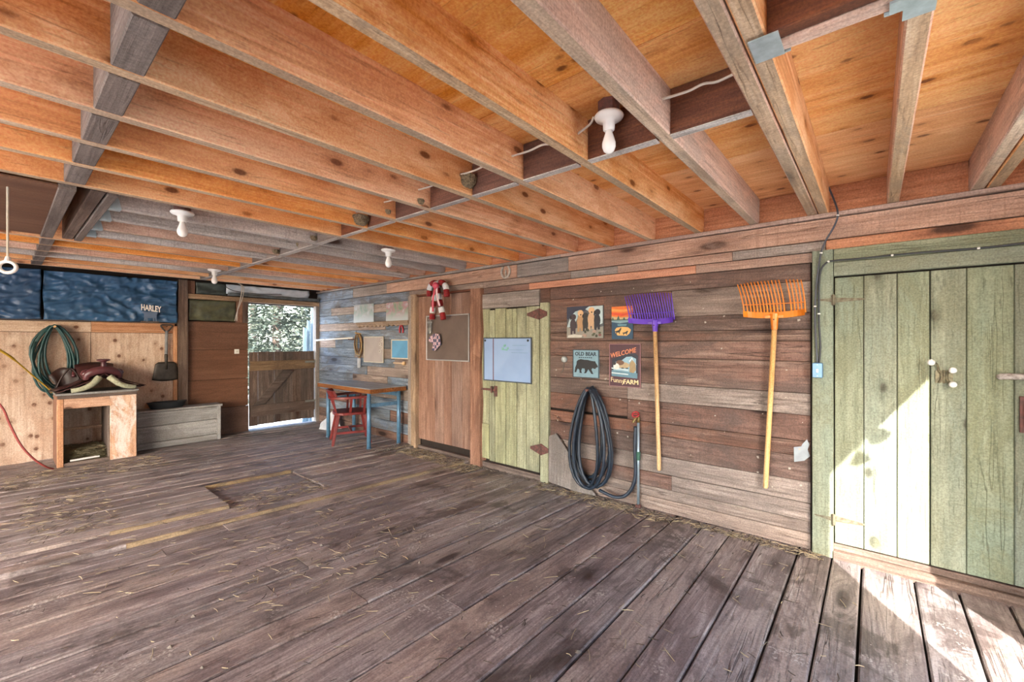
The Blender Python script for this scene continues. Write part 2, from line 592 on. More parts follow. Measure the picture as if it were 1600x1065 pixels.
def text_mesh(body, x0, x1, z0, z1, to3d, depth, mat, name, parent, shear=0., bulge=0., bold=.0):
    """lettering that fills the box x0..x1, z0..z1 of a flat surface; to3d(x, z, d) gives the point d off that surface"""
    cu = bpy.data.curves.new('lettering', 'FONT')
    cu.body = body
    cu.extrude = .02
    cu.offset = bold
    cu.resolution_u = 2
    to = bpy.data.objects.new('lettering', cu)
    COL.objects.link(to)
    dg = bpy.context.evaluated_depsgraph_get()
    me = bpy.data.meshes.new_from_object(to.evaluated_get(dg))
    bpy.data.objects.remove(to)
    xs = [v.co.x for v in me.vertices]
    ys = [v.co.y for v in me.vertices]
    lx, hx, ly, hy = min(xs), max(xs), min(ys), max(ys)
    mb = MB()
    for v in me.vertices:
        s = (v.co.x - lx) / (hx - lx)
        t = (v.co.y - ly) / (hy - ly)
        x = x0 + (x1 - x0) * s
        z = z0 + (z1 - z0) * t + shear * (s - .5) + bulge * math.sin(s * PI)
        mb.v.append(Vector(to3d(x, z, depth if v.co.z > 0 else 0)))
    mb.f = [tuple(p.vertices) for p in me.polygons]
    bpy.data.meshes.remove(me)
    return mb.build(name, mat, parent)


# ================================================================== SETTING
Z_JOIST, Z_DECK = 2.235, 2.42

# ---- floor -------------------------------------------------------
floor = MB().box((LEFT_X, FRONT_Y, -.10), (XW + .12, YB + .12, -.045)).build('floor', BACKING)
tag(floor, 'worn dirty plank floor of the barn', kind='structure')


def fan(y0):
    return -.105 * min(1, max(0, (y0 - .8) / 2.5))


def edge_y(y0, x):
    return y0 + fan(y0) * (x - XW)


def floor_plank(ya, yb, x0, x1, z, mat='floor'):
    k = (fan(ya) + fan(yb)) / 2
    xm, ym = (x0 + x1) / 2, (edge_y(ya, (x0 + x1) / 2) + edge_y(yb, (x0 + x1) / 2)) / 2
    M = Matrix.Translation((xm, ym, z)) @ Matrix.Rotation(math.atan(k), 4, 'Z')
    Mi = M.inverted()
    g = .005
    mb = MB()
    seg = 3
    for i in range(seg + 1):
        x = x0 + .002 + (x1 - x0 - .004) * i / seg
        j = [R.uniform(-.0015, .0015) for _ in range(4)]
        yl, yh = edge_y(ya, x) + g + j[0], edge_y(yb, x) - g + j[1]
        zt = z + j[2] * 1.6
        for y, zz in ((yl, -.05), (yh, -.05), (yh, zt - .006), (yh - .007, zt), (yl + .007, zt), (yl, zt - .006)):
            mb.v.append(Mi @ Vector((x, y, zz)))
    for i in range(seg):
        for q in range(6):
            l = (q + 1) % 6
            mb.f.append((i * 6 + q, i * 6 + l, i * 6 + 6 + l, i * 6 + 6 + q))
    mb.f.append(tuple(reversed(range(6))))
    mb.f.append(tuple(seg * 6 + q for q in range(6)))
    me = bpy.data.meshes.new('floor_plank')
    me.from_pydata(mb.v, [], mb.f)
    bm = bmesh.new()
    bm.from_mesh(me)
    bmesh.ops.recalc_face_normals(bm, faces=bm.faces)
    bm.to_mesh(me)
    bm.free()
    me.materials.append(W(mat, 'X'))
    reg(bpy.data.objects.new('floor_plank', me), M, floor)


seams = [FRONT_Y, -.74, -.55, -.365, -.181, .056, .206, .386, .611, .80, .99, 1.2]
y = 1.2
while y < 3.30:
    y += R.uniform(.155, .215)
    seams.append(y)
seams[-1] = 3.40
seams.append(3.56)
for ya, yb in zip(seams, seams[1:]):
    z = R.uniform(-.003, .003)
    if R.random() < .45 and ya > .3:
        j = R.uniform(.6, 2.6)
        floor_plank(ya, yb, LEFT_X, j, z)
        floor_plank(ya, yb, j, XW + .03, z + R.uniform(-.002, .002))
    else:
        floor_plank(ya, yb, LEFT_X, XW + .03, z)
mid = [3.56, 3.69, 3.83]
for ya, yb in zip(mid, mid[1:]):
    floor_plank(ya, yb, LEFT_X, XW + .03, .024)
cut = [3.83, 3.97, 4.11, 4.25, 4.39, 4.53]
for ya, yb in zip(cut, cut[1:]):
    floor_plank(ya, yb, LEFT_X, 1.22, .046)
    floor_plank(ya, yb, 1.228, 1.968, .018)
    floor_plank(ya, yb, 1.980, XW + .03, .028)
far = [4.53]
while far[-1] < YB - .05:
    far.append(far[-1] + R.uniform(.11, .155))
for ya, yb in zip(far, far[1:]):
    yb = min(yb, YB + .1)
    z = .046 + R.uniform(-.003, .003)
    if R.random() < .5:
        j = R.uniform(.3, 3.0)
        floor_plank(ya, yb, LEFT_X, j, z)
        floor_plank(ya, yb, j, XW + .03, z)
    else:
        floor_plank(ya, yb, LEFT_X, XW + .03, z)
ZF = .046                                                        # floor level of the far part


def nosing(y0, x0, x1, z0, z1, name='floor_nosing', mat='floor_edge'):
    """pale worn front edge of a raised layer of boards"""
    mb = MB()
    n = 14
    for i in range(n + 1):
        x = x0 + (x1 - x0) * i / n
        yy = edge_y(y0, x) + R.uniform(-.003, .003)
        a = R.uniform(-.003, .003)
        for q in ((yy - .008, z0), (yy - .004, z1 - .004 + a), (yy + .008, z1 + .001 + a * .5), (yy + .008, z0)):
            mb.v.append(Vector((x, *q)))
    for i in range(n):
        for q in range(4):
            l = (q + 1) % 4
            mb.f.append((i * 4 + q, i * 4 + l, i * 4 + 4 + l, i * 4 + 4 + q))
    mb.f += [(0, 1, 2, 3), tuple(n * 4 + q for q in (3, 2, 1, 0))]
    mb.build(name, W(mat, 'X'), floor)


nosing(3.56, .55, XW - .1, -.01, .026)
nosing(3.56, LEFT_X, .548, -.01, .026, mat='floor')
nosing(3.83, LEFT_X, .498, .0, .047, mat='floor')
nosing(3.83, .5, 1.215, .0, .047)
nosing(4.53, 1.232, 1.965, .0, .047)

# ---- ceiling: deck panels, joists, blocking ------------------------
ceiling = MB().box((LEFT_X, FRONT_Y - .1, Z_DECK + .03), (XW + .15, YB + .15, Z_DECK + .06)).build('ceiling', BACKING)
tag(ceiling, 'orange wooden joists under a plywood loft deck', kind='structure')
xs_deck = [LEFT_X, -2.2, -1.0, .22, 1.42, 2.62, XW + .12]
ys_deck = [FRONT_Y - .05, 1.795, 4.05, 5.9, YB + .1]
for i, (xa, xb) in enumerate(zip(xs_deck, xs_deck[1:])):
    for ya, yb in zip(ys_deck, ys_deck[1:]):
        board('deck_panel', (xa + .002, ya + .002, Z_DECK), (xb - .002, yb - .002, Z_DECK + .02), 'Y', 'deck', ceiling, warp=.0005, ch=.001, seg=1)


def joist(yc, x0, x1, mat, w=.056, z0=Z_JOIST):
    """rough-sawn joist with a rounded lower corner at the wall end"""
    mb = MB()
    e = .035
    prof = [(x0, z0), (x1 - e, z0), (x1 - e * .35, z0 + e * .3), (x1, z0 + e), (x1, Z_DECK), (x0, Z_DECK)]
    n = len(prof)
    rnd = [R.uniform(-.004, .004) for _ in range(2)]
    k = .005
    P = [(x, yc - w / 2 + (rnd[0] if x < 1 else rnd[1]), z) for x, z in prof]
    # cross-section with eased bottom edges
    vs, fs = [], []
    for (x, z) in prof:
        yy = yc + (rnd[0] if x < 1 else rnd[1])
        bot = z < Z_DECK - .05
        vs.append((x, yy - w / 2, z + (k if bot else 0)))
        vs.append((x, yy - w / 2 + k, z))
        vs.append((x, yy + w / 2 - k, z))
        vs.append((x, yy + w / 2, z + (k if bot else 0)))
    fs.append(tuple(4 * i for i in range(n)))
    fs.append(tuple(4 * i + 3 for i in reversed(range(n))))
    for i in range(n):
        j = (i + 1) % n
        for q in range(3):
            fs.append((4 * i + q, 4 * j + q, 4 * j + q + 1, 4 * i + q + 1))
    mb.add(vs, fs)
    o = mb.build('joist', W(mat, 'X'), ceiling)
    if mat != 'joist_grey':                         # the lower edge is weathered paler than the faces
        o.data.materials.append(W('joist_bottom', 'X'))
        for f in o.data.polygons:
            if f.normal.z < -.8:
                f.material_index = 1
    return o


JY = [(.66, 'joist_pink'), (1.04, 'joist'), (1.42, 'joist'), (1.795, 'joist'), (2.17, 'joist'), (2.54, 'joist_orange'),
      (2.89, 'joist_orange'), (3.27, 'joist_orange'), (3.68, 'joist_grey'), (4.05, 'joist_grey'), (4.44, 'joist_pink'), (4.76, 'joist_grey'),
      (5.15, 'joist_orange'), (5.51, 'joist_orange'), (5.90, 'joist_pink'), (6.27, 'joist_grey'), (6.65, 'joist_orange'), (7.02, 'joist_orange')]
HEAD_Y0, HEAD_Y1, HEAD_X = 3.45, 4.95, .40
for yj, m in JY:
    if HEAD_Y0 < yj < HEAD_Y1:
        joist(yj, HEAD_X + .04, XW + .03, m)
    else:
        joist(yj, LEFT_X, XW + .03, m)
joist(.311, LEFT_X, XW + .03, 'joist_pink')
joist(.254, LEFT_X, XW + .03, 'joist')
joist(-.087, 1.445, XW + .03, 'joist_pink')
joist(-.435, LEFT_X, XW + .03, 'joist_pink')
joist(-.500, LEFT_X, XW + .03, 'joist')
joist(-.87, LEFT_X, XW + .03, 'joist')
# header between the doubled joists, with hangers
board('header', (1.40, -.405, Z_JOIST - .004), (1.445, .226, Z_DECK), 'Y', 'joist_pink', ceiling)
board('header', (1.352, -.405, Z_JOIST + .006), (1.398, .226, Z_DECK), 'Y', 'blocking', ceiling)
# trimmer of the old stair hole and its header
board('header', (HEAD_X - .005, HEAD_Y0 - .12, Z_JOIST - .005), (HEAD_X + .04, HEAD_Y1 + .12, Z_DECK), 'Y', 'blocking_grey', ceiling)
board('header', (HEAD_X - .075, HEAD_Y0 - .12, Z_JOIST + .003), (HEAD_X - .012, HEAD_Y1 + .12, Z_DECK), 'Y', 'post_dark', ceiling)
# blocking rows between the joists
alljy = sorted([j[0] for j in JY] + [.311])
for ya, yb in zip(alljy, alljy[1:]):
    board('blocking', (1.745, ya + .031, Z_JOIST + .002), (1.785, yb - .031, Z_DECK), 'Y', 'blocking' if yb < 3.5 else 'blocking_grey', ceiling, seg=1)
    if not (HEAD_Y0 - .2 < ya < HEAD_Y1 - .1):
        board('blocking', (.215, ya + .031, Z_JOIST - .001), (.295, yb - .031, Z_DECK), 'Y', 'blocking_grey', ceiling, seg=1)
# pale flat strip nailed under the far part of the middle blocking
for ya, yb in zip([j + .029 for j in alljy if j < 3.6], [j - .029 for j in alljy[1:] if j < 3.7]):
    board('blocking_strip', (1.743, ya, Z_JOIST - .004), (1.787, yb, Z_JOIST + .0015), 'Y', 'joist_grey', ceiling, seg=1)
for ya, yb in ((3.71, 4.41), (4.47, 5.12), (5.18, 5.87), (5.93, 6.95)):
    board('blocking_strip', (1.735, ya, Z_JOIST - .008), (1.795, yb, Z_JOIST + .001), 'Y', 'joist_grey', ceiling, seg=1)
# sheet closing the stair hole
board('hatch_panel', (LEFT_X, HEAD_Y0 - .12, Z_JOIST - .012), (.20, HEAD_Y1 - .02, Z_JOIST + .004), 'X', 'hardboard', ceiling, warp=.001)
board('hatch_trim', (.20, HEAD_Y0 - .12, Z_JOIST - .02), (.27, HEAD_Y1 + .04, Z_JOIST + .02), 'Y', 'blocking_grey', ceiling)
# joist hangers
for yj in (3.68, 4.05, 4.44, 4.76):
    mb = MB()
    x0 = HEAD_X + .041
    for s in (-1, 1):
        yy = yj + s * .0305
        mb.prism([(x0, yy, Z_JOIST - .004), (x0 + .055, yy, Z_JOIST - .004), (x0 + .045, yy, Z_JOIST + .05), (x0 + .012, yy, Z_JOIST + .13), (x0, yy, Z_JOIST + .13)], (0, s * .002, 0))
        mb.box((x0, min(yy, yy + s * .03), Z_JOIST), (x0 + .002, max(yy, yy + s * .03), Z_JOIST + .13))
    mb.box((x0, yj - .032, Z_JOIST - .006), (x0 + .055, yj + .032, Z_JOIST - .003))
    mb.build('joist_hanger', STEEL, ceiling)
mb = MB()
mb.box((1.447, .180, Z_JOIST - .008), (1.451, .226, Z_JOIST + .10))
mb.box((1.335, .195, Z_JOIST - .010), (1.451, .268, Z_JOIST - .006))
mb.build('joist_hanger', STEEL, ceiling)
mb = MB()
mb.box((1.44, -.118, Z_JOIST - .010), (1.50, -.056, Z_JOIST - .005))
mb.box((1.447, -.15, Z_JOIST - .010), (1.452, -.02, Z_JOIST + .11))
mb.box((1.40, -.13, Z_JOIST - .013), (1.447, -.03, Z_JOIST - .006))
mb.build('joist_hanger', STEEL, ceiling)

# ---- the boarded wall ----------------------------------------------
WR = MB().box((XW + .045, FRONT_Y - .1, -.1), (XW + .12, YB + .15, Z_DECK + .03)).build('wall_right', BACKING)
tag(WR, 'weathered horizontal board wall carrying signs and tools', kind='structure')
board('rim_board', (XW + .03, FRONT_Y, Z_JOIST - .01), (XW + .044, YB, Z_DECK), 'Y', 'rim', WR)


def wboard(ya, yb, z0, z1, mat, name='wall_plank', out=0., th=.022):
    x1 = XW + R.uniform(-.003, .003) - out
    board(name, (x1, ya + .0015, z0 + .0015), (x1 + th, yb - .0015, z1 - .0015), 'Y', mat, WR, warp=.002, ch=.003, seg=3)


# top plate, beam, strips
for ya, yb, m in ((FRONT_Y, 2.30, 'beam'), (2.30, 3.60, 'beam_grey'), (3.60, YB, 'beam_grey')):
    wboard(ya, yb, 2.203, 2.234, m, 'wall_plate', .035, .08)
for ya, yb, m in ((FRONT_Y, 2.22, 'beam'), (2.22, 2.85, 'beam_grey'), (2.85, 5.2, 'beam'), (5.2, 6.1, 'beam_grey'), (6.1, YB, 'barn_skylit')):
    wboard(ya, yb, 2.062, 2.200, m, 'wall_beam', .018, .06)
for ya, yb, m in ((FRONT_Y, .24, 'rim'), (.24, .80, 'beam_grey'), (.80, 1.72, 'beam'), (1.72, 2.20, 'beam_grey'), (2.20, 3.35, 'barn_pale'), (3.35, 4.70, 'barn_pale')):
    wboard(ya, yb, 1.993, 2.060, m, out=.006)
for ya, yb, m in ((.31, 1.06, 'beam'), (1.06, 2.70, 'barn_orange'), (2.70, 3.36, 'barn')):
    wboard(ya, yb, 1.924, 1.991, m, out=.004)
rows = [.0, .108, .19, .31, .453, .622, .725, .90, 1.047, 1.262, 1.40, 1.479, 1.594, 1.804, 1.922]
MIX = ['barn_pale', 'barn_pale', 'barn_pale', 'barn_pale', 'barn', 'barn', 'barn', 'barn_pale', 'barn', 'barn', 'barn', 'barn', 'barn_pale', 'barn']
for i, (z0, z1) in enumerate(zip(rows, rows[1:])):
    m = MIX[i]
    if z0 in (.725, .90):
        wboard(.322, 1.63, z0, z1, m)
        wboard(1.63, 2.44, z0 + .02 if z0 == .725 else z0, z1, 'barn')
    elif z0 == .19 or z0 == 1.594:
        wboard(.322, 1.25, z0, z1, m)
        wboard(1.25, 2.44, z0, z1, 'barn')
    else:
        wboard(.322, 2.44, z0, z1, m)
# over the green plank door
wboard(2.44, 2.56, 1.762, 1.922, 'barn')
wboard(2.56, 3.36, 1.757, 1.920, 'beam_grey', 'door_header', .02, .04)
# beyond the brown door
rows = [.0, .15, .29, .44, .60, .76, .90, 1.03, 1.15, 1.29, 1.42, 1.56, 1.68, 1.81, 1.93, 2.06]
for i, (z0, z1) in enumerate(zip(rows, rows[1:])):
    ys = [4.70] + sorted(R.uniform(4.95, 7.0) for _ in range(R.choice((1, 1, 2)))) + [YB]
    for ya, yb in zip(ys, ys[1:]):
        if yb - ya < .12:
            continue
        wboard(ya, yb, z0, z1, R.choice(('barn_skylit', 'barn_skylit', 'barn_skylit', 'barn_pale')) if z0 > .5 else R.choice(('barn_skylit', 'barn')), out=R.uniform(0, .006))
# posts beside the doors
mb = MB()
prof = [(.0, 0), (.3, .012), (.7, -.006), (1.1, .01), (1.5, -.012), (1.8, .004), (1.99, 0)]
vs, fs = [], []
for z, d in prof:
    vs += [(XW - .055, 3.508, z), (XW - .05, 3.352 + d, z), (XW + .03, 3.335 + d, z), (XW + .03, 3.508, z)]
for i in range(len(prof) - 1):
    for q in range(4):
        l = (q + 1) % 4
        fs.append((4 * i + q, 4 * i + l, 4 * i + 4 + l, 4 * i + 4 + q))
fs += [(0, 1, 2, 3), tuple(4 * (len(prof) - 1) + q for q in (3, 2, 1, 0))]
mb.add(vs, fs).build('door_post', W('post_red', 'Z'), WR)
board('door_post', (XW - .06, 4.505, .0), (XW + .03, 4.60, 2.0), 'Z', 'post_tan', WR, warp=.005, seg=5)
board('door_post', (XW - .03, 4.60, .0), (XW + .03, 4.70, 1.99), 'Z', 'beam_grey', WR, warp=.005, seg=4)
board('door_lintel', (XW - .035, 3.50, 1.972), (XW + .03, 4.51, 1.994), 'Y', 'blocking', WR)
board('door_sill', (XW - .02, 2.45, -.03), (XW + .04, 4.51, .06), 'Y', 'post_dark', WR)

# brown plank door
d1 = structure('door_1', (XW, 4.0, .15), 'brown vertical plank door with grey notice board')
sx = [654, 666, 680, 694, 706, 722.5, 735, 742]
for a, b in zip(sx, sx[1:]):
    ya, yb = PW(b, 600)[0], PW(a, 600)[0]
    board('plank', (XW - .006 + R.uniform(-.003, .003), ya + .001, .145), (XW + .02, yb - .001, 1.968), 'Z', 'door_brown', d1, warp=.0015)
# green plank door
d2 = structure('door_2', (XW, 2.95, .1), 'narrow pale green plank door with rusty strap hinges')
sx = [754.6, 766, 775, 792, 809, 824, 845]
for i, (a, b) in enumerate(zip(sx, sx[1:])):
    ya, yb = PW(b, 600)[0], PW(a, 600)[0]
    top = 1.745 + R.uniform(-.01, .012)
    if i == 0:
        board('plank', (XW - .02, ya + .002, .10), (XW + .01, yb - .002, .48), 'Z', 'green', d2)
        board('plank', (XW - .018, ya + .002, .485), (XW + .01, yb + .006, top), 'Z', 'green', d2, warp=.006, seg=5)
    else:
        board('plank', (XW - .02 + R.uniform(-.004, .004), ya + .003, .085), (XW + .01, yb - .003, top), 'Z', 'green', d2, warp=.003, seg=4)
board('door_jamb', (XW - .03, 2.445, .0), (XW + .02, 2.545, 1.78), 'Z', 'green', d2, warp=.005, seg=5)


def strap_hinge(u0, u1, v, parent, h=.055):
    y0, z = PW(u1, v)
    y1 = PW(u0, v)[0]
    x = XW - .034
    mb = MB()
    mid_y = y0 + (y1 - y0) * .42
    mb.prism([(x, mid_y, z - h), (x, mid_y, z + h), (x, y1, z + .012), (x, y1, z - .012)], (-.005, 0, 0))
    mb.prism([(x, mid_y - .012, z - h), (x, mid_y - .012, z + h), (x, y0, z + .02), (x, y0, z - .02)], (-.005, 0, 0))
    mb.tube([(x - .006, mid_y - .006, z - h), (x - .006, mid_y - .006, z + h)], .009, 8)
    mb.build('hinge', IRON, parent)


strap_hinge(827, 858, 490, d2)
strap_hinge(832, 860, 703, d2)
mb = MB()
y0, z0 = PW(779, 609)
y1 = PW(753, 609)[0]
mb.box((XW - .036, y0, z0 - .012), (XW - .022, y1 + .03, z0 + .012))
mb.box((XW - .03, y0 - .005, z0 - .07), (XW - .02, y0 + .045, z0 + .045))
mb.tube([(XW - .05, y0 + .06, z0 - .03), (XW - .05, y0 + .06, z0 + .04)], .012, 8)
mb.build('latch', IRON, d2, bevel=.003)

# big green double door
d3 = structure('door_3', (XW, -.2, .1), 'large pale green barn door of wide rough vertical planks')
board('door_jamb', (XW - .035, .199, .0), (XW + .02, .312, 1.992), 'Z', 'green_big', d3, seg=5)
board('door_header', (XW - .03, FRONT_Y, 1.818), (XW + .02, .196, 1.905), 'Y', 'green_big', d3, seg=4)
board('door_header', (XW - .026, FRONT_Y, 1.907), (XW + .02, .196, 1.993), 'Y', 'green_big', d3, seg=4)
sx = [1304, 1349.6, 1401.5, 1453.6, 1510, 1584.7]
sy = [PW(a, 600)[0] for a in sx] + [-.745, FRONT_Y]
for i, (b, a) in enumerate(zip(sy, sy[1:])):
    gap = .004 if i == 2 else .0015
    board('plank', (XW - .008 + R.uniform(-.001, .001), a + gap, .098), (XW + .025, b - .0015, 1.807), 'Z', 'green_big', d3, warp=.0012, seg=3)
board('door_sill', (XW - .045, FRONT_Y, -.02), (XW + .03, .198, .05), 'Y', 'post_dark', d3)
board('door_sill', (XW - .012, FRONT_Y, .05), (XW + .03, .198, .088), 'Y', 'post_dark', d3)
for (u, v, s) in ((1303, 469, 1), (1303, 808, 1)):
    yy, zz = PW(u, v)
    mb = MB()
    mb.box((XW - .04, yy - .012, zz - .03), (XW - .034, yy + .012, zz + .03))
    mb.tube([(XW - .044, yy, zz - .035), (XW - .044, yy, zz + .035)], .007, 8)
    mb.prism([(XW - .0095, yy - .012, zz + .016), (XW - .0095, yy - .012, zz - .016), (XW - .0095, yy - .16, zz - .006), (XW - .0095, yy - .16, zz + .003)], (-.004, 0, 0))
    mb.prism([(XW - .036, yy + .012, zz + .012), (XW - .036, yy + .012, zz - .012), (XW - .036, yy + .10, zz + .003), (XW - .036, yy + .10, zz + .009)], (-.003, 0, 0))
    mb.build('hinge', plain('old_hinge', '#7d7a66', .6, .4, .25, 40, '#5a4a3a'), d3)
# slide bar and pull on the big door
ya, za = PW(1562, 588)
mb = MB()
mb.tube(spline([(XW - .03, ya, za), (XW - .036, ya - .02, za + .004), (XW - .036, ya - .2, za + .005), (XW - .03, ya - .3, za)], 3), .017, 10)
mb.build('slide_bar', plain('lime_crust', '#b8b0aa', .8, 0, .3, 60, '#7a6e66', bump=.6), d3, smooth=True)
ya, za = PW(1597, 645)
mb = MB()
mb.box((XW - .03, ya - .06, za - .10), (XW - .012, ya + .012, za + .09))
mb.tube(spline([(XW - .035, ya - .01, za + .06), (XW - .06, ya - .012, za + .03), (XW - .06, ya - .012, za - .04), (XW - .035, ya - .01, za - .07)], 5), .008, 8)
mb.build('pull_handle', IRON, d3)

# ---- the far wall ----------------------------------------------------
WB = structure('wall_back', (0, YB, 0), 'far wall of plywood, brown sheets and tarpaulin')
mb = MB()
mb.box((LEFT_X, YB + .03, -.1), (HALF_X0 - .012, YB + .10, Z_DECK + .03))
mb.box((HALF_X0 - .012, YB + .03, HALF_Z1), (XW + .1, YB + .10, Z_DECK + .03))
mb.box((HALF_X1 + .022, YB + .03, -.1), (XW + .1, YB + .10, HALF_Z1))
mb.build('backing', BACKING, WB)
Xp = [PB(u, 560)[0] for u in (142, 270, 277, 291.5, 387)]
board('plywood_sheet', (-1.6, YB, .0), (Xp[0] - .002, YB + .018, 1.500), 'Z', 'plywood', WB, warp=.0008, ch=.002)
board('plywood_sheet', (Xp[0] + .002, YB, .0), (Xp[1], YB + .018, 1.500), 'Z', 'plywood', WB, warp=.0008, ch=.002)
board('plywood_sheet', (LEFT_X, YB, .0), (-1.604, YB + .018, 1.5), 'Z', 'plywood', WB, warp=.0008, ch=.002)
board('wall_plank', (-2.0, YB - .006, 1.505), (Xp[0], YB + .018, 1.628), 'X', 'plywood', WB, warp=.002)
board('wall_plank', (Xp[0] + .003, YB - .008, 1.505), (Xp[1] + .02, YB + .018, 1.632), 'X', 'crate', WB, warp=.002)
board('stud', (Xp[1], YB - .03, .0), (Xp[2] - .004, YB + .02, 1.60), 'Z', 'stud_orange', WB)
board('post', (Xp[2], YB - .07, ZF - .02), (Xp[3], YB + .03, Z_JOIST - .004), 'Z', 'post_dark', WB, warp=.004, seg=5)
zs = [ZF - .02, .43, .845, 1.275, 1.675]
for i, (z0, z1) in enumerate(zip(zs, zs[1:])):
    o = [-.012, .0, .004, 0][i]
    board('brown_sheet', (Xp[3] + .01, YB - .012 + o, z0 + .002), (Xp[4] + (.0 if i else .004), YB + .004 + o, z1 - .002), 'X', 'hardboard', WB, warp=.0015, ch=.002)
a, b = PB(292, 468), PB(497, 475)
board('girt', (Xp[3], YB - .05, 1.985), (XW - .002, YB + .03, 2.052), 'X', 'post_tan', WB, warp=.003, seg=4)
board('stud', (PB(291.5, 450)[0], YB - .02, 2.053), (PB(304, 450)[0], YB + .03, Z_JOIST), 'Z', 'post_red', WB)
board('stud', (PB(368, 485)[0], YB - .03, 1.675), (PB(378, 485)[0], YB + .03, 1.984), 'Z', 'post_red', WB)
board('stud', (PB(378, 485)[0], YB - .04, 1.675), (HALF_X0 - .004, YB + .03, 1.984), 'Z', 'post_dark', WB)
board('door_post', (HALF_X1, YB - .05, ZF - .02), (XW - .002, YB + .06, 1.984), 'Z', 'beam_grey', WB, warp=.003, seg=4)

# half door
d4 = structure('door_4', (HALF_X0 + .03, YB, .1), 'half-height stable door of dark planks with diagonal brace')
xs = [HALF_X0 + .022, 2.555, 2.70, 2.79, 2.92, 3.065, 3.20, 3.31, HALF_X1 - .012]
for i, (a, b) in enumerate(zip(xs, xs[1:])):
    g = .005 if i in (0, 2) else -.0005
    board('plank', (a, YB - .002, .105 + R.uniform(-.012, .012)), (b - g, YB + .02, 1.232 + R.uniform(-.004, .004)), 'Z', 'half_door', d4, warp=.001, ch=.002)
xl, xr = HALF_X0 + .022, HALF_X1 - .012
board('rail', (xl + .004, YB - .026, .945), (xr, YB - .003, 1.09), 'X', 'half_rail', d4, warp=.004, seg=3)
board('rail', (xl + .03, YB - .026, .245), (xr + .0, YB - .003, .415), 'X', 'half_door', d4, warp=.004, seg=3)
mb = MB()
mb.prism([(xl + .06, YB - .003, .42), (xl + .20, YB - .003, .42), (xr - .33, YB - .003, .94), (xr - .50, YB - .003, .94)], (0, -.022, 0))
mb.build('brace', W('half_door', 'X'), d4)
for zz in (1.055, .40):
    mb = MB()
    mb.box((xr - .16, YB - .032, zz - .016), (xr + .03, YB - .026, zz + .016))
    mb.tube([(xr + .012, YB - .034, zz - .03), (xr + .012, YB - .034, zz + .03)], .008, 8)
    mb.build('hinge', plain('zinc_hinge', '#8f918c', .5, .6, .2), d4)

# walls beyond the frame: behind the camera and at the side with the added opening
WF = structure('wall_front', (0, FRONT_Y, 0), 'board wall with an open doorway')
for k, (lo, hi) in enumerate((((LEFT_X, FRONT_Y - .04, -.1), (DOOR_X0, FRONT_Y, Z_DECK)), ((DOOR_X1, FRONT_Y - .04, -.1), (XW + .1, FRONT_Y, Z_DECK)),
                              ((DOOR_X0, FRONT_Y - .04, DOOR_H), (DOOR_X1, FRONT_Y, Z_DECK)))):
    board('panel', lo, hi, 'Z', 'barn_pale', WF, warp=0, ch=.002)
WL = structure('wall_left', (LEFT_X, 0, 0), 'unseen side wall with a wide opening added for daylight')
for lo, hi in (((LEFT_X - .05, FRONT_Y - .1, -.1), (LEFT_X, FILL_GATE_Y0, Z_DECK)), ((LEFT_X - .05, FILL_GATE_Y1, -.1), (LEFT_X, YB + .1, Z_DECK)),
               ((LEFT_X - .05, FILL_GATE_Y0, FILL_GATE_H), (LEFT_X, FILL_GATE_Y1, Z_DECK))):
    board('panel', lo, hi, 'Z', 'barn_pale', WL, warp=0, ch=.002)

# ---- outside -----------------------------------------------------------
gnd = plain('snowy_ground', '#dcdcd8', .9, 0, .12, .6, '#b9b2a2')
gz = -.35
mb = MB()


def gfn(u, v):
    x, yy = -30 + 60 * u, -25 + 65 * v
    r = max(0, abs(x) - 4) + max(0, abs(yy - 3.2) - 5)
    return (x, yy, gz + min(1, r * .1) * .35 * noise.noise((x * .12, yy * .12, 0)))


mb.grid(gfn, 40, 44)
tag(mb.build('ground', gnd, smooth=True), 'bright snowy ground outside the barn', kind='structure')
#ENDSETTING
# ================================================================== THINGS ON THE BOARDED WALL
def W3(X):
    """a to3d for lettering and print on the boarded wall: x counts along the wall to the viewer's right (-Y)"""
    return lambda x, z, d: (X - d, -x, z)


def wrect(mb, u0, v0, u1, v1, xf, th, X=XW):
    """a flat board on the wall filling the pixel box; front face at xf"""
    y1, z1 = PW(u0, v0, X)
    y0, z0 = PW(u1, v1, X)
    mb.box((xf, y0, z0), (xf + th, y1, z1))
    return y0, y1, z0, z1


def px_rect(u0, u1, vt, vb, X=XW):
    """Y/Z extents of an upright rectangle from its left, right columns and its top, bottom at the middle column"""
    um = (u0 + u1) / 2
    return PW(u1, 500, X)[0], PW(u0, 500, X)[0], PW(um, vb, X)[1], PW(um, vt, X)[1]


def flat(name, mat, parent, y0, y1, z0, z1, poly, X, d=.0012):
    """print: a thin raised flat patch; poly in 0..1 (left to right, bottom to top) of the sign"""
    mb = MB()
    d += 6e-5 * len(parent.children)                 # each layer of ink lies on the one before
    P = [(X, y1 + (y0 - y1) * a, z0 + (z1 - z0) * b) for a, b in poly]
    mb.prism(P, (-d, 0, 0))
    return mb.build(name, mat, parent)


def blob(cx, cy, rx, ry, n=12, rot=0.):
    return [(cx + rx * math.cos(2 * PI * k / n) * math.cos(rot) - ry * math.sin(2 * PI * k / n) * math.sin(rot),
             cy + rx * math.cos(2 * PI * k / n) * math.sin(rot) + ry * math.sin(2 * PI * k / n) * math.cos(rot)) for k in range(n)]


def ink(name, col, rough=.5):
    return plain('ink_' + name, col, rough, 0, .08, 25)


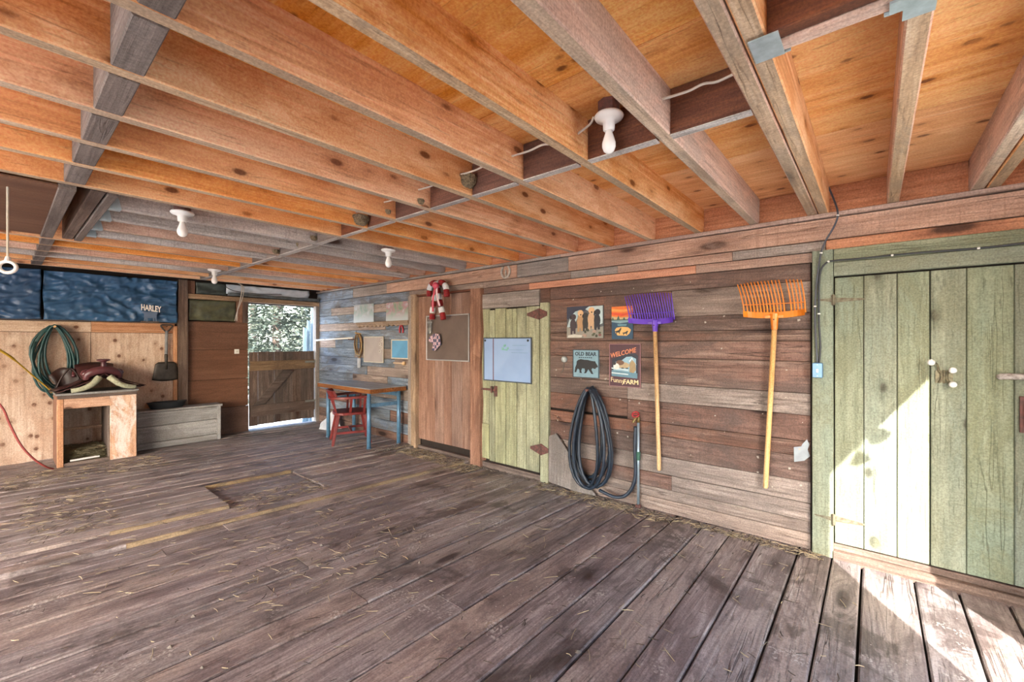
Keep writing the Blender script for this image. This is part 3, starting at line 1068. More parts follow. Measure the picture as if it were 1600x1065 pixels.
def sign(name, label, cat, u0, u1, vt, vb, col, edge=None, th=.006, group='signs on the board wall'):
    y0, y1, z0, z1 = px_rect(u0, u1, vt, vb)
    X = XW - .006 - th
    t = thing(name, label, cat, (XW - .006, (y0 + y1) / 2, z0), 0, group)
    MB().box((X, y0, z0), (XW - .005, y1, z1)).build('panel', ink(name + '_ground', col), t, bevel=.001)
    return t, y0, y1, z0, z1, X


# -- bear sign
t, y0, y1, z0, z1, X = sign('bear_sign', 'square pale blue sign with a walking black bear', 'sign', 896, 937, 546, 590, '#7fa0ae')
S = lambda nm, c, poly, d=.0012: flat(nm, ink(c, c), t, y0, y1, z0, z1, poly, X, d)
bear = [(.08, .22), (.10, .35), (.15, .47), (.16, .58), (.22, .63), (.32, .66), (.45, .64), (.58, .64), (.70, .61), (.80, .60), (.86, .60), (.88, .55), (.95, .45), (.96, .40),
        (.90, .38), (.86, .33), (.80, .34), (.76, .36), (.72, .30), (.76, .22), (.79, .15), (.72, .15), (.64, .26), (.60, .31), (.56, .24), (.52, .17), (.44, .16), (.48, .24), (.46, .33), (.36, .33), (.33, .24),
        (.36, .16), (.27, .17), (.26, .28), (.20, .32), (.16, .26), (.14, .19), (.07, .18)]
S('print', '#1b1a1c', bear)
for poly in ([(0, 0), (1, 0), (1, .025), (0, .025)], [(0, .975), (1, .975), (1, 1), (0, 1)], [(0, .025), (.03, .025), (.03, .975), (0, .975)], [(.97, .025), (1, .025), (1, .975), (.97, .975)]):
    S('border', '#2b3a44', poly, .0008)
text_mesh('OLD BEAR', -y1 + .09 * (y1 - y0), -y0 - .09 * (y1 - y0), z0 + .78 * (z1 - z0), z0 + .92 * (z1 - z0), W3(X), .0012, ink('bear_text', '#1d2c38'), 'lettering', t, bold=.03)
for k in range(7):
    a = .24 + .075 * k
    S('print', '#2c4450', [(a, .70), (a + .05, .70), (a + .05, .735), (a, .735)], .0008)

# -- welcome sign
t, y0, y1, z0, z1, X = sign('welcome_sign', 'tall maroon welcome sign with farm animals and yellow lettering', 'sign', 953, 1002, 537, 604, '#4a2630')
S = lambda nm, c, poly, d=.0012: flat(nm, ink(c, c), t, y0, y1, z0, z1, poly, X, d)
for poly in ([(0, 0), (1, 0), (1, .012), (0, .012)], [(0, .988), (1, .988), (1, 1), (0, 1)], [(0, .012), (.02, .012), (.02, .988), (0, .988)], [(.98, .012), (1, .012), (1, .988), (.98, .988)]):
    S('border', '#9c6f72', poly, .001)
S('print', '#1d2433', [(.08, .30), (.92, .27), (.92, .73), (.86, .77), (.62, .78), (.40, .72), (.10, .64)], .0008)
S('print', '#8fb5c6', [(.14, .33), (.86, .28), (.86, .66), (.72, .71), (.56, .70), (.42, .62), (.14, .56)], .0012)
S('print', '#5f8697', [(.08, .24), (.90, .21), (.90, .33), (.5, .36), (.08, .38)], .0016)
S('print', '#c9d9dc', [(.08, .41), (.62, .38), (.62, .405), (.08, .44)], .002)
S('print', '#c9d9dc', [(.08, .30), (.62, .28), (.62, .305), (.08, .33)], .002)
S('print', '#b59f7c', blob(.46, .50, .20, .075), .002)
S('print', '#6d4d38', blob(.36, .56, .13, .06), .0024)
S('print', '#e7e2da', blob(.24, .47, .10, .075), .0028)
S('print', '#2c2a2c', blob(.17, .54, .06, .04), .003)
S('print', '#a08a63', [(.66, .35), (.78, .33), (.86, .40), (.84, .55), (.74, .63), (.66, .55)], .0028)
S('print', '#dfe6ea', [(.66, .58), (.74, .66), (.84, .55), (.88, .52), (.78, .62), (.74, .69), (.64, .60)], .0032)
S('print', '#2a2024', blob(.44, .435, .05, .012), .003)
S('print', '#2a2024', blob(.58, .435, .05, .012), .003)
w, h = y1 - y0, z1 - z0
text_mesh('WELCOME', -y1 + .04 * w, -y0 - .14 * w, z0 + .735 * h, z0 + .85 * h, W3(X), .0016, ink('welcome_text', '#e08a60'), 'lettering', t, shear=.15 * h, bold=.014)
text_mesh('Funny', -y1 + .06 * w, -y0 - .50 * w, z0 + .055 * h, z0 + .20 * h, W3(X), .0024, ink('farm_text', '#efd9a6'), 'lettering', t, shear=-.03 * h)
text_mesh('FARM', -y1 + .47 * w, -y0 - .07 * w, z0 + .07 * h, z0 + .175 * h, W3(X), .002, ink('farm_text', '#efd9a6'), 'lettering', t, bold=.02)

# -- dog picture
t, y0, y1, z0, z1, X = sign('dog_picture', 'square tin picture of five puppies in a meadow', 'picture', 887, 944, 478, 528, '#53565a', th=.008)
S = lambda nm, c, poly, d=.0012: flat(nm, ink(c, c), t, y0, y1, z0, z1, poly, X, d)
S('print', '#2c3346', [(.0, .6), (.0, 1), (.72, 1), (.5, .84), (.3, .8), (.12, .62)], .0006)
S('print', '#a9bfc4', [(.0, .33), (.10, .68), (.24, .84), (.36, .88), (.30, .62), (.2, .40)], .0009)
S('print', '#b9cdd0', [(.52, .9), (.62, .98), (.98, .98), (.98, .45), (.88, .40), (.80, .7)], .0009)
S('print', '#8d8a80', [(0, .0), (1, .0), (1, .36), (.8, .30), (.5, .36), (.2, .30), (0, .36)], .0011)
S('print', '#c9c6bb', [(.02, .02), (.42, .03), (.44, .09), (.2, .12), (.04, .09)], .0014)
for cx, cy, s, c in ((.18, .42, 1.0, '#3d3238'), (.38, .52, 1.05, '#b08a63'), (.52, .48, .9, '#2c2b2a'), (.68, .58, 1.08, '#c7a37f'), (.84, .54, 1.0, '#20222c')):
    S('print', c, blob(cx, cy, .085 * s, .20 * s, 14), .0016)                      # body
    S('print', c, [(cx - .07 * s, cy - .30 * s), (cx - .02 * s, cy - .30 * s), (cx - .01 * s, cy), (cx - .07 * s, cy)], .0016)
    S('print', c, [(cx + .02 * s, cy - .28 * s), (cx + .07 * s, cy - .28 * s), (cx + .07 * s, cy), (cx + .01 * s, cy)], .0016)
    hd = '#d9b184' if c in ('#b08a63', '#c7a37f') else c
    S('print', hd, blob(cx + .01, cy + .25 * s, .075 * s, .095 * s, 14), .0024)     # head
    S('print', '#241c1a', blob(cx - .065 * s, cy + .23 * s, .022 * s, .07 * s, 8) if c.startswith('#2') or c.startswith('#3') else blob(cx + .02, cy + .20 * s, .02, .025, 8), .003)
for k in range(10):
    cx, cy = R.uniform(.45, .95), R.uniform(.05, .26)
    S('print', R.choice(('#4b5138', '#7a4d45', '#3a3d2c', '#a58a7c')), blob(cx, cy, R.uniform(.03, .06), R.uniform(.03, .06), 7), .0016)

# -- sunset deer sign
t, y0, y1, z0, z1, X = sign('deer_sign', 'small upright sign with orange sunset, pines and two deer', 'sign', 957, 990, 478.5, 529.5, '#1f4660', th=.01)
S = lambda nm, c, poly, d=.0012: flat(nm, ink(c, c), t, y0, y1, z0, z1, poly, X, d)
S('print', '#e8762a', [(0, .62), (1, .62), (1, 1), (0, 1)], .0006)
S('print', '#f2a04a', [(0, .86), (.6, .83), (1, .88), (1, .93), (.5, .90), (0, .94)], .0010)
S('print', '#e0502a', [(0, .76), (.5, .70), (1, .76), (1, .82), (.6, .78), (0, .82)], .0010)
S('print', '#c9b183', [(0, .60), (1, .58), (1, .68), (.5, .66), (0, .70)], .0012)
S('print', '#3c5a50', [(0, .56), (1, .55), (1, .61), (.92, .60), (.85, .70), (.78, .60), (.66, .60), (.6, .67), (.54, .6), (.40, .6), (.33, .73), (.25, .6), (.12, .60), (.06, .68), (0, .60)], .0016)
S('print', '#7fa2ad', [(0, .53), (.4, .48), (1, .53), (1, .57), (0, .57)], .0019)
S('print', '#5f8f9c', [(.3, .40), (.7, .40), (.72, .46), (.28, .46)], .0012)
S('print', '#e6b36a', [(.16, .28), (.24, .35), (.5, .375), (.78, .36), (.92, .28), (.84, .16), (.72, .10), (.3, .11), (.2, .18)], .0012)
S('print', '#1f2b2c', [(.16, .24), (.34, .27), (.42, .33), (.46, .36), (.47, .31), (.44, .26), (.40, .22), (.40, .15), (.37, .15), (.36, .20), (.26, .20), (.25, .15), (.22, .15), (.22, .21)], .0019)
S('print', '#1f2b2c', [(.52, .19), (.66, .21), (.74, .25), (.80, .24), (.75, .19), (.73, .13), (.70, .13), (.70, .17), (.60, .16), (.59, .12), (.56, .12), (.56, .16)], .0019)

# -- boards hung on the doors and far wall
def framed(name, label, cat, u0, u1, vt, vb, face, frame, X0, fw=.014, th=.014, extra=None):
    y0, y1, z0, z1 = px_rect(u0, u1, vt, vb)
    t = thing(name, label, cat, (X0, (y0 + y1) / 2, z0))
    MB().box((X0 - th * .6, y0 + fw * .5, z0 + fw * .5), (X0 - .001, y1 - fw * .5, z1 - fw * .5)).build('panel', face, t)
    for k, (lo, hi) in enumerate((((X0 - th, y0, z0), (X0 - .001, y1, z0 + fw)), ((X0 - th, y0, z1 - fw), (X0 - .001, y1, z1)),
                                  ((X0 - th, y0, z0 + fw), (X0 - .001, y0 + fw, z1 - fw)), ((X0 - th, y1 - fw, z0 + fw), (X0 - .001, y1, z1 - fw)))):
        MB().box(lo, hi).build('frame_side', frame, t, bevel=.002)
    return t, y0, y1, z0, z1


ALU = plain('aluminium_frame', '#c9cdd0', .35, .6, .08)
framed('notice_board', 'grey-brown notice board on the brown plank door', 'board', 668, 735, 491.5, 563.5, plain('notice_face', '#6b5d56', .35, 0, .10, 5), ALU, XW - .011)
wb, y0, y1, z0, z1 = framed('whiteboard', 'blue-white dry-erase board on the narrow green door', 'whiteboard', 759, 834, 527, 596.5,
                            plain('whiteboard_face', '#93add0', .22, 0, .05, 3, '#8aa4ca'), plain('whiteboard_frame', '#5c6670', .4, .5, .1), XW - .027, .012)
X = XW - .027 - .0085
g = .2
ys_ = PW(774.5, 560)[0]
MB().box((X - .0005, ys_ - .004, z0 + .012), (X + .003, ys_ + .009, z1 - .012)).build('streak', plain('rust_streak', '#6b4a55', .5), wb)
for a, b, c in ((.62, .82, .9), (.55, .72, .84), (.60, .66, .92)):
    MB().box((X - .0004, y1 + (y0 - y1) * c, z0 + (z1 - z0) * b), (X + .001, y1 + (y0 - y1) * a, z0 + (z1 - z0) * b + .004)).build('pen_mark', plain('pen_blue', '#7199b5', .5), wb)
for k in range(6):
    a, b = R.uniform(.38, .52), R.uniform(.62, .86)
    MB().box((X - .0004, y1 + (y0 - y1) * (a + .04), z0 + (z1 - z0) * b), (X + .001, y1 + (y0 - y1) * a, z0 + (z1 - z0) * b + R.uniform(.01, .03))).build('pen_mark', plain('pen_green', '#79b5a8', .5), wb)
for a, b in ((.04, .93), (.93, .93)):
    MB().lathe([(.012, 0), (.012, .004), (.008, .007)], (X, y1 + (y0 - y1) * a, z0 + (z1 - z0) * b), 10, Matrix.Rotation(-PI / 2, 4, 'Y')).build('magnet', plain('dark_magnet', '#2c3238', .5), wb)

lace, y0, y1, z0, z1 = framed('lace_board', 'grey framed board with white floral corner above the table', 'board', 570.5, 601, 525.5, 566, plain('lace_face', '#a39790', .55, 0, .06, 6), plain('cream_frame', '#c9c0ae', .5), XW - .012, .013)
mb = MB()
for k in range(4):
    cy, cz = y0 + .05 + .035 * (k % 2), z1 - .06 - .05 * k
    mb.tube([(XW - .022, cy + .022 * math.cos(a * PI / 5), cz + .022 * math.sin(a * PI / 5)) for a in range(10)], .003, 5, True)
mb.build('floral_corner', plain('cream_paint', '#ddd8cc', .6), lace)
framed('blue_picture', 'small pale-framed picture with plain blue face', 'picture', 613.5, 640.5, 530, 560.5, plain('blue_face', '#5f9cc4', .35, 0, .1, 4), plain('cream_frame', '#c9c0ae', .5), XW - .012, .016)


def poster(name, label, u0, u1, vt, vb, cols):
    y0, y1, z0, z1 = px_rect(u0, u1, vt, vb)
    g = G(name + '_print')
    tc = g.n('ShaderNodeTexCoord')
    n = g.noise(tc.outputs['Object'], 7, 5, .65, .8)
    c = g.ramp(n, [(.30, lin(cols[0])), (.45, lin(cols[1])), (.55, lin(cols[2])), (.68, lin(cols[3]))])
    sp = g.n('ShaderNodeSeparateXYZ')
    g.put(sp.inputs[0], tc.outputs['Object'])
    c = g.mix(g.smooth(sp.outputs[2], .04, -.12), c, lin(cols[3]))
    g.put(g.bsdf.inputs['Base Color'], c)
    g.bsdf.inputs['Roughness'].default_value = .5
    mb = MB()
    mb.grid(lambda a, b: (XW - .012 - .006 * math.sin(a * PI) - .01 * (1 - b) * a, y0 + (y1 - y0) * a, z0 + (z1 - z0) * b), 6, 4, (.0015, 0, 0))
    return tag(mb.build(name, g.m), label, 'poster')


poster('faded_poster', 'faded green and blue paper poster curling off the boards', 554.5, 585, 475.5, 503.5, ('#6b8377', '#869b97', '#9c9c9e', '#aab7c2'))
poster('flower_poster', 'faded poster of pink flowers beside the tan door post', 605, 642, 471.5, 501.5, ('#516b4f', '#83957f', '#a2767e', '#a9b4b8'))

# carved moulding, red ornament, peg, white tube, halter
y0, y1, z0, z1 = px_rect(561, 642, 503, 507.5)
mb = MB()
n = 40
for i in range(n + 1):
    yy = y0 + (y1 - y0) * i / n
    a = .012 * math.sin(i * 1.9) * (1 if i > 8 else .3)
    for q in ((XW - .012, z1 + .012), (XW - .05, z1 + .006), (XW - .055, z1 - .012), (XW - .03, z0 - .012 + a), (XW - .012, z0 - .016 + a)):
        mb.v.append(Vector((q[0], yy, q[1])))
for i in range(n):
    for q in range(5):
        l = (q + 1) % 5
        mb.f.append((i * 5 + q, i * 5 + l, i * 5 + 5 + l, i * 5 + 5 + q))
mb.f += [(0, 1, 2, 3, 4), tuple(n * 5 + q for q in (4, 3, 2, 1, 0))]
tag(mb.build('carved_moulding', W('post_tan', 'Y')), 'carved wooden ledge moulding under the two posters', 'moulding')
yc, zc = PW(629, 513.5)
t = thing('red_ornament', 'small red horseshoe ornament under the flower poster', 'ornament', (XW - .012, yc, zc))
MB().tube(spline([(XW - .02, yc + .03, zc - .055), (XW - .022, yc + .037, zc), (XW - .022, yc, zc + .055), (XW - .022, yc - .037, zc), (XW - .02, yc - .03, zc - .055)], 5), .011, 8).build('shoe', plain('red_gloss', '#b02b35', .35, 0, .1), t, smooth=True)
MB().lathe([(.01, 0), (.012, .01), (.004, .014)], (XW - .012, yc, zc + .052), 8, Matrix.Rotation(-PI / 2, 4, 'Y')).build('nail', IRON, t)
y0, y1, z0, z1 = px_rect(618, 635, 564, 570)
t = thing('wooden_peg', 'short turned wooden peg below the blue picture', 'peg', (XW - .01, (y0 + y1) / 2, z0))
zc = (z0 + z1) / 2
mb = MB().tube([(XW - .03, y0, zc), (XW - .03, y0 + .03, zc), (XW - .03, y0 + .04, zc), (XW - .03, y1, zc)], [.026, .026, .014, .012], 10)
mb.build('peg', W('handle', 'Y'), t, smooth=True)
MB().box((XW - .03, (y0 + y1) / 2 - .008, zc - .008), (XW - .004, (y0 + y1) / 2 + .008, zc + .008)).build('bracket', IRON, t)
ya, za = PW(551, 527.8, XW - .12)
yb, zb = PW(493, 531, XW - .12)
t = thing('white_tube', 'long thin white tube held level on the blue-grey boards', 'tube', (XW - .12, (ya + yb) / 2, (za + zb) / 2))
yb = min(yb, YB - .15)
MB().tube([(XW - .12, ya, za), (XW - .12, yb, zb - .005)], .014, 10).build('tube', WHITE, t, smooth=True)
for f in (.08, .7):
    yy = ya + (yb - ya) * f
    MB().box((XW - .135, yy - .01, za - .03), (XW - .004, yy + .01, za - .012)).build('bracket', IRON, t)
yc, zc = PW(564.5, 522)
t = thing('rope_halter', 'tan rope halter bundle hanging beside the lace board', 'halter', (XW - .03, yc, zc))
for k in range(5):
    w, h = R.uniform(.05, .09), R.uniform(.26, .40)
    dx = -.03 - .008 * k
    pts = [(XW + dx - .012 * math.sin(a), yc + R.uniform(-.01, .01) + w * math.sin(a), zc - h * (1 - math.cos(a)) / 2) for a in [2 * PI * q / 12 for q in range(12)]]
    MB().tube(spline(pts, 3, True), R.uniform(.008, .011), 7, True).build('rope_loop', plain(('halter_tan', 'halter_brown', 'halter_grey')[k % 3], ('#b0946a', '#6f5236', '#8f8a80')[k % 3], .85, 0, .2, 60, bump=.4), t, smooth=True)
MB().box((XW - .05, yc - .035, zc - .50), (XW - .025, yc + .03, zc - .36)).build('webbing', plain('webbing_grey', '#b4b7ba', .8), t, bevel=.004)
MB().tube([(XW - .004, yc, zc + .005), (XW - .10, yc, zc + .02)], .010, 8).build('peg', W('handle', 'X'), t)

# -- candy canes over the brown door
def cane(pts, name, label, r, dx):
    P = [(XW - .065 - dx, *PW(640 + a / 7.607, 420 + b / 7.607, XW - .065 - dx)) for a, b in pts]
    sp_ = spline(P, 8)
    L = [0]
    for a, b in zip(sp_, sp_[1:]):
        L.append(L[-1] + (b - a).length)
    t = thing(name, label, 'candy cane', sp_[0], 0, 'plush candy canes over the brown door')
    n = 9
    top = max(sp_, key=lambda q: q.z)
    MB().tube([(XW - .012, top.y, top.z - r - .004), (top.x - .05, top.y, top.z - r - .004)], .004, 6).build('hook', IRON, t)
    red = plain('red_tinsel', '#a8141c', .55, 0, .35, 90, '#5a0a10', bump=.9, bdist=.01)
    wht = plain('white_tinsel', '#e3e6ec', .6, 0, .12, 90, bump=.8, bdist=.01)
    for k in range(n):
        a, b = L[-1] * k / n, L[-1] * (k + 1) / n
        seg = [p for p, l in zip(sp_, L) if a - .002 <= l <= b + .002]
        if len(seg) < 2:
            continue
        rr = [r * (.93 + .07 * math.sin(PI * i / (len(seg) - 1))) for i in range(len(seg))]
        MB().tube(seg, rr, 12).build('stripe', red if k % 2 == 0 else wht, t, smooth=True)
    return t


cane([(268, 600), (272, 510), (288, 400), (305, 300), (322, 220), (300, 168), (262, 185), (236, 250), (236, 325)], 'candy_cane', 'red and white tinsel candy cane, crook towards the tan door post', .036, 0)
cane([(402, 600), (385, 510), (360, 400), (340, 300), (322, 225), (345, 172), (392, 165), (432, 220), (442, 330)], 'candy_cane', 'red and white tinsel candy cane, crook towards the red-brown post', .036, .076)
yc, zc = PW(640 + 322 / 7.607, 420 + 250 / 7.607, XW - .19)
t = thing('ribbon_bow', 'pink ribbon tying the two candy canes together', 'ribbon', (XW - .19, yc, zc))
pink = plain('pink_ribbon', '#d9566a', .4, 0, .1)
for s, w in ((1, 1), (-1, .8)):
    mb = MB()
    mb.grid(lambda a, b: (XW - .195 - .02 * math.sin(a * PI), yc + s * (.01 + .05 * a) + .03 * (b - .5), zc + .05 - .30 * w * a), 6, 3, (-.003, 0, 0))
    mb.build('tail', pink if s > 0 else plain('pale_ribbon', '#e6c9cf', .4), t, smooth=True)
MB().lathe([(.01, -.03), (.035, -.02), (.042, 0), (.035, .02), (.01, .03)], (XW - .205, yc, zc + .05), 12, Matrix.Rotation(PI / 2, 4, 'X')).build('knot', pink, t, smooth=True)

# -- keys and pouch hanging at the notice board
yc, zc = PW(671, 499, XW - .05)
t = thing('key_bunch', 'bunch of steel keys and a padlock by the notice board', 'keys', (XW - .03, yc, zc))
KS = plain('key_steel', '#a9abaa', .35, .7, .2, 30)
MB().tube([(XW - .045, yc + .02 * math.cos(a * PI / 6), zc + .02 * math.sin(a * PI / 6)) for a in range(12)], .003, 6, True).build('ring', KS, t, smooth=True)
for k, a in enumerate((-.035, -.012, .012, .036)):
    mb = MB()
    zt = zc - .015
    mb.lathe([(.012, 0), (.016, .002), (.016, .004), (.012, .006)], (XW - .05 + .004 * k, yc + a, zt - .02), 10, Matrix.Rotation(-PI / 2, 4, 'Y'))
    mb.box((XW - .053 + .004 * k, yc + a - .005, zt - .10 - .02 * (k % 2)), (XW - .050 + .004 * k, yc + a + .005, zt - .03))
    mb.build('key', KS, t)
y2, z2 = PW(640 + 233 / 7.607, 420 + 725 / 7.607, XW - .04)
MB().box((XW - .05, y2 - .032, z2 - .05), (XW - .022, y2 + .03, z2 + .03)).build('padlock', KS, t, bevel=.008)
MB().tube(spline([(XW - .036, y2 - .02, z2 + .03), (XW - .036, y2 - .02, z2 + .07), (XW - .036, y2, z2 + .085), (XW - .036, y2 + .02, z2 + .07), (XW - .036, y2 + .02, z2 + .03)], 4), .005, 7).build('shackle', KS, t, smooth=True)
yc, zc = PW(640 + 310 / 7.607, 420 + 760 / 7.607, XW - .05)
t = thing('cloth_pouch', 'small pointed plaid cloth hanging on the notice board', 'cloth', (XW - .03, yc, zc))
g = G('plaid')
tc = g.n('ShaderNodeTexCoord')
ck = g.n('ShaderNodeTexChecker')
g.put(ck.inputs[0], tc.outputs['Object'])
ck.inputs['Scale'].default_value = 26
ck.inputs[1].default_value = lin('#c7a9b0')
ck.inputs[2].default_value = lin('#4a4c66')
g.put(g.bsdf.inputs['Base Color'], ck.outputs[0])
g.bsdf.inputs['Roughness'].default_value = .85
poly = [(290, 765), (350, 775), (368, 850), (360, 900), (300, 972), (275, 965), (272, 890), (228, 855), (245, 810)]
mb = MB().prism([(XW - .05 - .012 * (i % 3), *PW(640 + a / 7.607, 420 + b / 7.607, XW - .06)) for i, (a, b) in enumerate(poly)], (.012, 0, 0))
mb.build('cloth', g.m, t)
MB().tube([(XW - .045, *PW(640 + 310 / 7.607, 420 + 770 / 7.607)), (XW - .035, *PW(640 + 272 / 7.607, 420 + 690 / 7.607))], .004, 6).build('cord', KS, t)

# -- horseshoe on the beam, white insulator with stem
yc, zc = PW(793, 425)
t = thing('horseshoe', 'pale horseshoe nailed to the beam above the doors', 'horseshoe', (XW - .02, yc, zc))
mb = MB().tube(spline([(XW - .032, yc + .035, zc + .055), (XW - .032, yc + .058, zc + .01), (XW - .032, yc + .04, zc - .045), (XW - .032, yc, zc - .062), (XW - .032, yc - .04, zc - .045), (XW - .032, yc - .058, zc + .01), (XW - .032, yc - .035, zc + .055)], 5), .013, 8)
mb.build('shoe', plain('limed_iron', '#c5beb2', .6, .2, .25, 40, '#8d867c'), t, smooth=True)
MB().tube([(XW - .03, yc, zc + .02), (XW - .03, yc, zc - .05)], .009, 8).build('nail', plain('limed_iron', '#c5beb2'), t)
yc, zc = PW(883.5, 561)
t = thing('white_insulator', 'white knob insulator with a wire tail by the green jamb', 'insulator', (XW - .004, yc, zc))
MB().lathe([(.022, 0), (.030, .008), (.024, .018), (.030, .028), (.016, .04), (.004, .042)], (XW - .003, yc, zc), 14, Matrix.Rotation(-PI / 2, 4, 'Y')).build('knob', plain('chipped_porcelain', '#c6cbc9', .4, 0, .25, 40, '#8c9290'), t, smooth=True)
MB().tube(spline([(XW - .02, yc + .004, zc - .03), (XW - .012, yc + .015, zc - .07), (XW - .008, yc + .02, zc - .10), (XW - .008, yc + .045, zc - .13)], 4), .003, 6).build('wire', plain('dull_wire', '#8d857c', .6, .4), t)

# -- bedding forks
def fork(name, label, uL, uR, v_tip, v_bar, v_bot, sock, end, col, hmat, gap=(), ntine=18, col2=None):
    pl = plain(name + '_plastic_' + col[1:], col, .38, 0, .08, 12, col2)
    X0 = XW - .05
    yL, yR = PW(uL, 500, X0)[0], PW(uR, 500, X0)[0]
    um = (uL + uR) / 2
    z_tip, z_bar, z_bot = PW(um, v_tip, X0)[1], PW(um, v_bar, X0)[1], PW(um, v_bot, X0)[1]
    ys, zs = PW(*sock, X0)
    t = thing(name, label, 'fork', (XW - .03, *PW(*end, X0)), 0, 'bedding forks on the board wall')
    hgt = z_tip - z_bot
    for k in range(ntine):
        if k in gap:
            continue
        f = k / (ntine - 1)
        yy = yL + (yR - yL) * f
        side = (2 * f - 1)
        out = .030 * abs(side) ** 4
        lean = .020 + .008 * (1 - side)
        mb = MB()
        P = []
        for q in range(7):
            s = q / 6
            P.append((X0 + .012 - .075 * math.sin(s * 2.0) * .55 - .035 * abs(side) ** 5 * (1 - s), yy + lean * s * s * 1.2 + (0.012 * side if s > .5 else 0) * 0, z_bot + .02 + (hgt - .02 - .012 * abs(side) ** 3) * s))
        mb.tube(spline(P, 2), [.0058 - .0022 * i / 12 for i in range(13)], 6)
        mb.build('tine', pl, t, smooth=True)
    # trough the tines grow from, and the cross rib
    mb = MB()
    mb.grid(lambda a, b: (X0 + .016 - .06 * (2 * a - 1) ** 6 - .012 * b, yL + (yR - yL) * a * 1.0, z_bot - .012 * math.sin(a * PI) + .042 * b), 16, 2, (-.007, 0, 0))
    mb.build('trough', pl, t, smooth=False)
    mb = MB()
    mb.tube([(X0 - .012 - .03 * (2 * a - 1) ** 6, yL + (yR - yL) * a, z_bar) for a in [i / 16 for i in range(17)]], .0035, 6)
    mb.build('cross_rib', pl, t)
    mb = MB()
    mb.tube([(X0 + .006, ys, z_bot + .015), (X0, ys, z_bot - .02), (X0, ys, zs - .03)], [.030, .024, .019], 12)
    mb.box((X0 - .01, ys - .055, z_bot - .012), (X0 + .012, ys + .055, z_bot + .006))
    mb.build('socket', pl, t)
    ye, ze = PW(*end, X0)
    hd = MB().tube([(X0, ys, zs - .02), (X0 + .012, ye, ze + .01), (X0 + .012, ye, ze)], [.0165, .0165, .012], 12)
    hd.build('handle', W(hmat, 'Z'), t, smooth=True)
    MB().tube([(XW + .002, ys, z_bot - .03), (X0 - .03, ys, z_bot - .022)], .005, 6).build('hook', IRON, t)


fork('bedding_fork', 'purple plastic bedding fork hung on the boards by its wooden handle', 986, 1055, 458, 489, 504, (1023.5, 512), (1029, 735), '#6a3fc0', 'handle', (), 19, '#5733a8')
fork('bedding_fork', 'orange plastic bedding fork with a broken tine hung by the green jamb', 1164, 1259, 438, 474.5, 494, (1210, 508), (1195.5, 763), '#e58a2a', 'handle', (13,), 19, '#d0721a')

# -- black hose on the board wall
def coil(path_fn, turns, n):
    return [path_fn(i / n * turns) for i in range(int(n) + 1)]


yc = PW(923, 600, XW - .09)[0]
zt = PW(923, 603, XW - .09)[1]
t = thing('black_hose', 'thick blue-black hose coiled on the boards beside the standpipe', 'hose', (XW - .1, yc, .02))
wob = [(.25, .90, -.01), (.13, .74, .10), (.275, .93, .0), (.16, .80, -.09), (.26, .92, .02), (.12, .86, .08), (.23, .90, -.05), (.24, .9, 0)]


def hose_pt(s):
    k = int(s) % 7
    f = s - int(s)
    a, b = wob[k], wob[k + 1]
    w = a[0] + (b[0] - a[0]) * f
    h = a[1] + (b[1] - a[1]) * f
    o = a[2] + (b[2] - a[2]) * f
    ang = 2 * PI * f
    drop = (1 - math.cos(ang)) / 2
    return Vector((XW - .035 - .019 * s - .012 * math.sin(ang * 2 + k), yc + o * drop + w * math.sin(ang) * (.55 + .45 * drop), zt - .012 - h * drop - .010 * (s % 2)))


hp = coil(hose_pt, 5.98, 144)
HOSE = plain('black_hose_rubber', '#2a3644', .38, 0, .1, 20, '#1d2733')
MB().tube(hp, .0145, 8).build('hose', HOSE, t, smooth=True)
pa = hose_pt(.5)
P = [(XW - .10, PW(945, 770)[0], .09), (XW - .09, PW(968, 772)[0], .06), (XW - .07, PW(985, 768)[0], .10), (XW - .05, PW(996, 745)[0], .24), (XW - .045, PW(995.5, 700)[0], .50), (XW - .04, PW(996, 668)[0], .68)]
MB().tube(spline(P, 6), .0145, 8).build('hose_end', HOSE, t, smooth=True)
MB().tube([(XW, yc, zt - .045), (XW - .17, yc, zt - .03)], .013, 8).build('peg', IRON, t)
# -- standpipe
yp, zp = PW(1000, 655)
t = thing('standpipe', 'thin pale water standpipe with a red tap handle', 'standpipe', (XW - .035, yp, 0))
MB().tube([(XW - .035, yp, -.002), (XW - .035, yp, zp)], .0105, 10).build('pipe', plain('pale_pipe', '#a9bcc9', .4, .5, .12), t, smooth=True)
MB().tube([(XW - .035, yp, .40), (XW - .035, yp, .47)], .0165, 10).build('coupling', plain('green_coupling', '#3e6a58', .5), t)
MB().lathe([(.028, 0), (.024, .02), (.014, .03)], (XW - .035, yp, 0), 12).build('foot', IRON, t)
mb = MB().tube([(XW - .035, yp, zp - .02), (XW - .035, yp, zp + .03)], .016, 10)
mb.tube(spline([(XW - .035, yp, zp + .01), (XW - .07, yp + .01, zp + .015), (XW - .085, yp + .025, zp - .02)], 4), .011, 8)
mb.build('tap', plain('brass_tap', '#8f7d52', .4, .7), t, smooth=True)
mb = MB().tube([(XW - .045 + .012 * math.sin(a * PI / 4), yp + .02 + .030 * math.cos(a * PI / 4), zp + .045 + .022 * math.sin(a * PI / 4)) for a in range(8)], .006, 7, True)
mb.tube([(XW - .045, yp + .05, zp + .045), (XW - .045, yp - .01, zp + .045)], .005, 6)
mb.build('tap_handle', plain('tap_red', '#b8323a', .4), t, smooth=True)
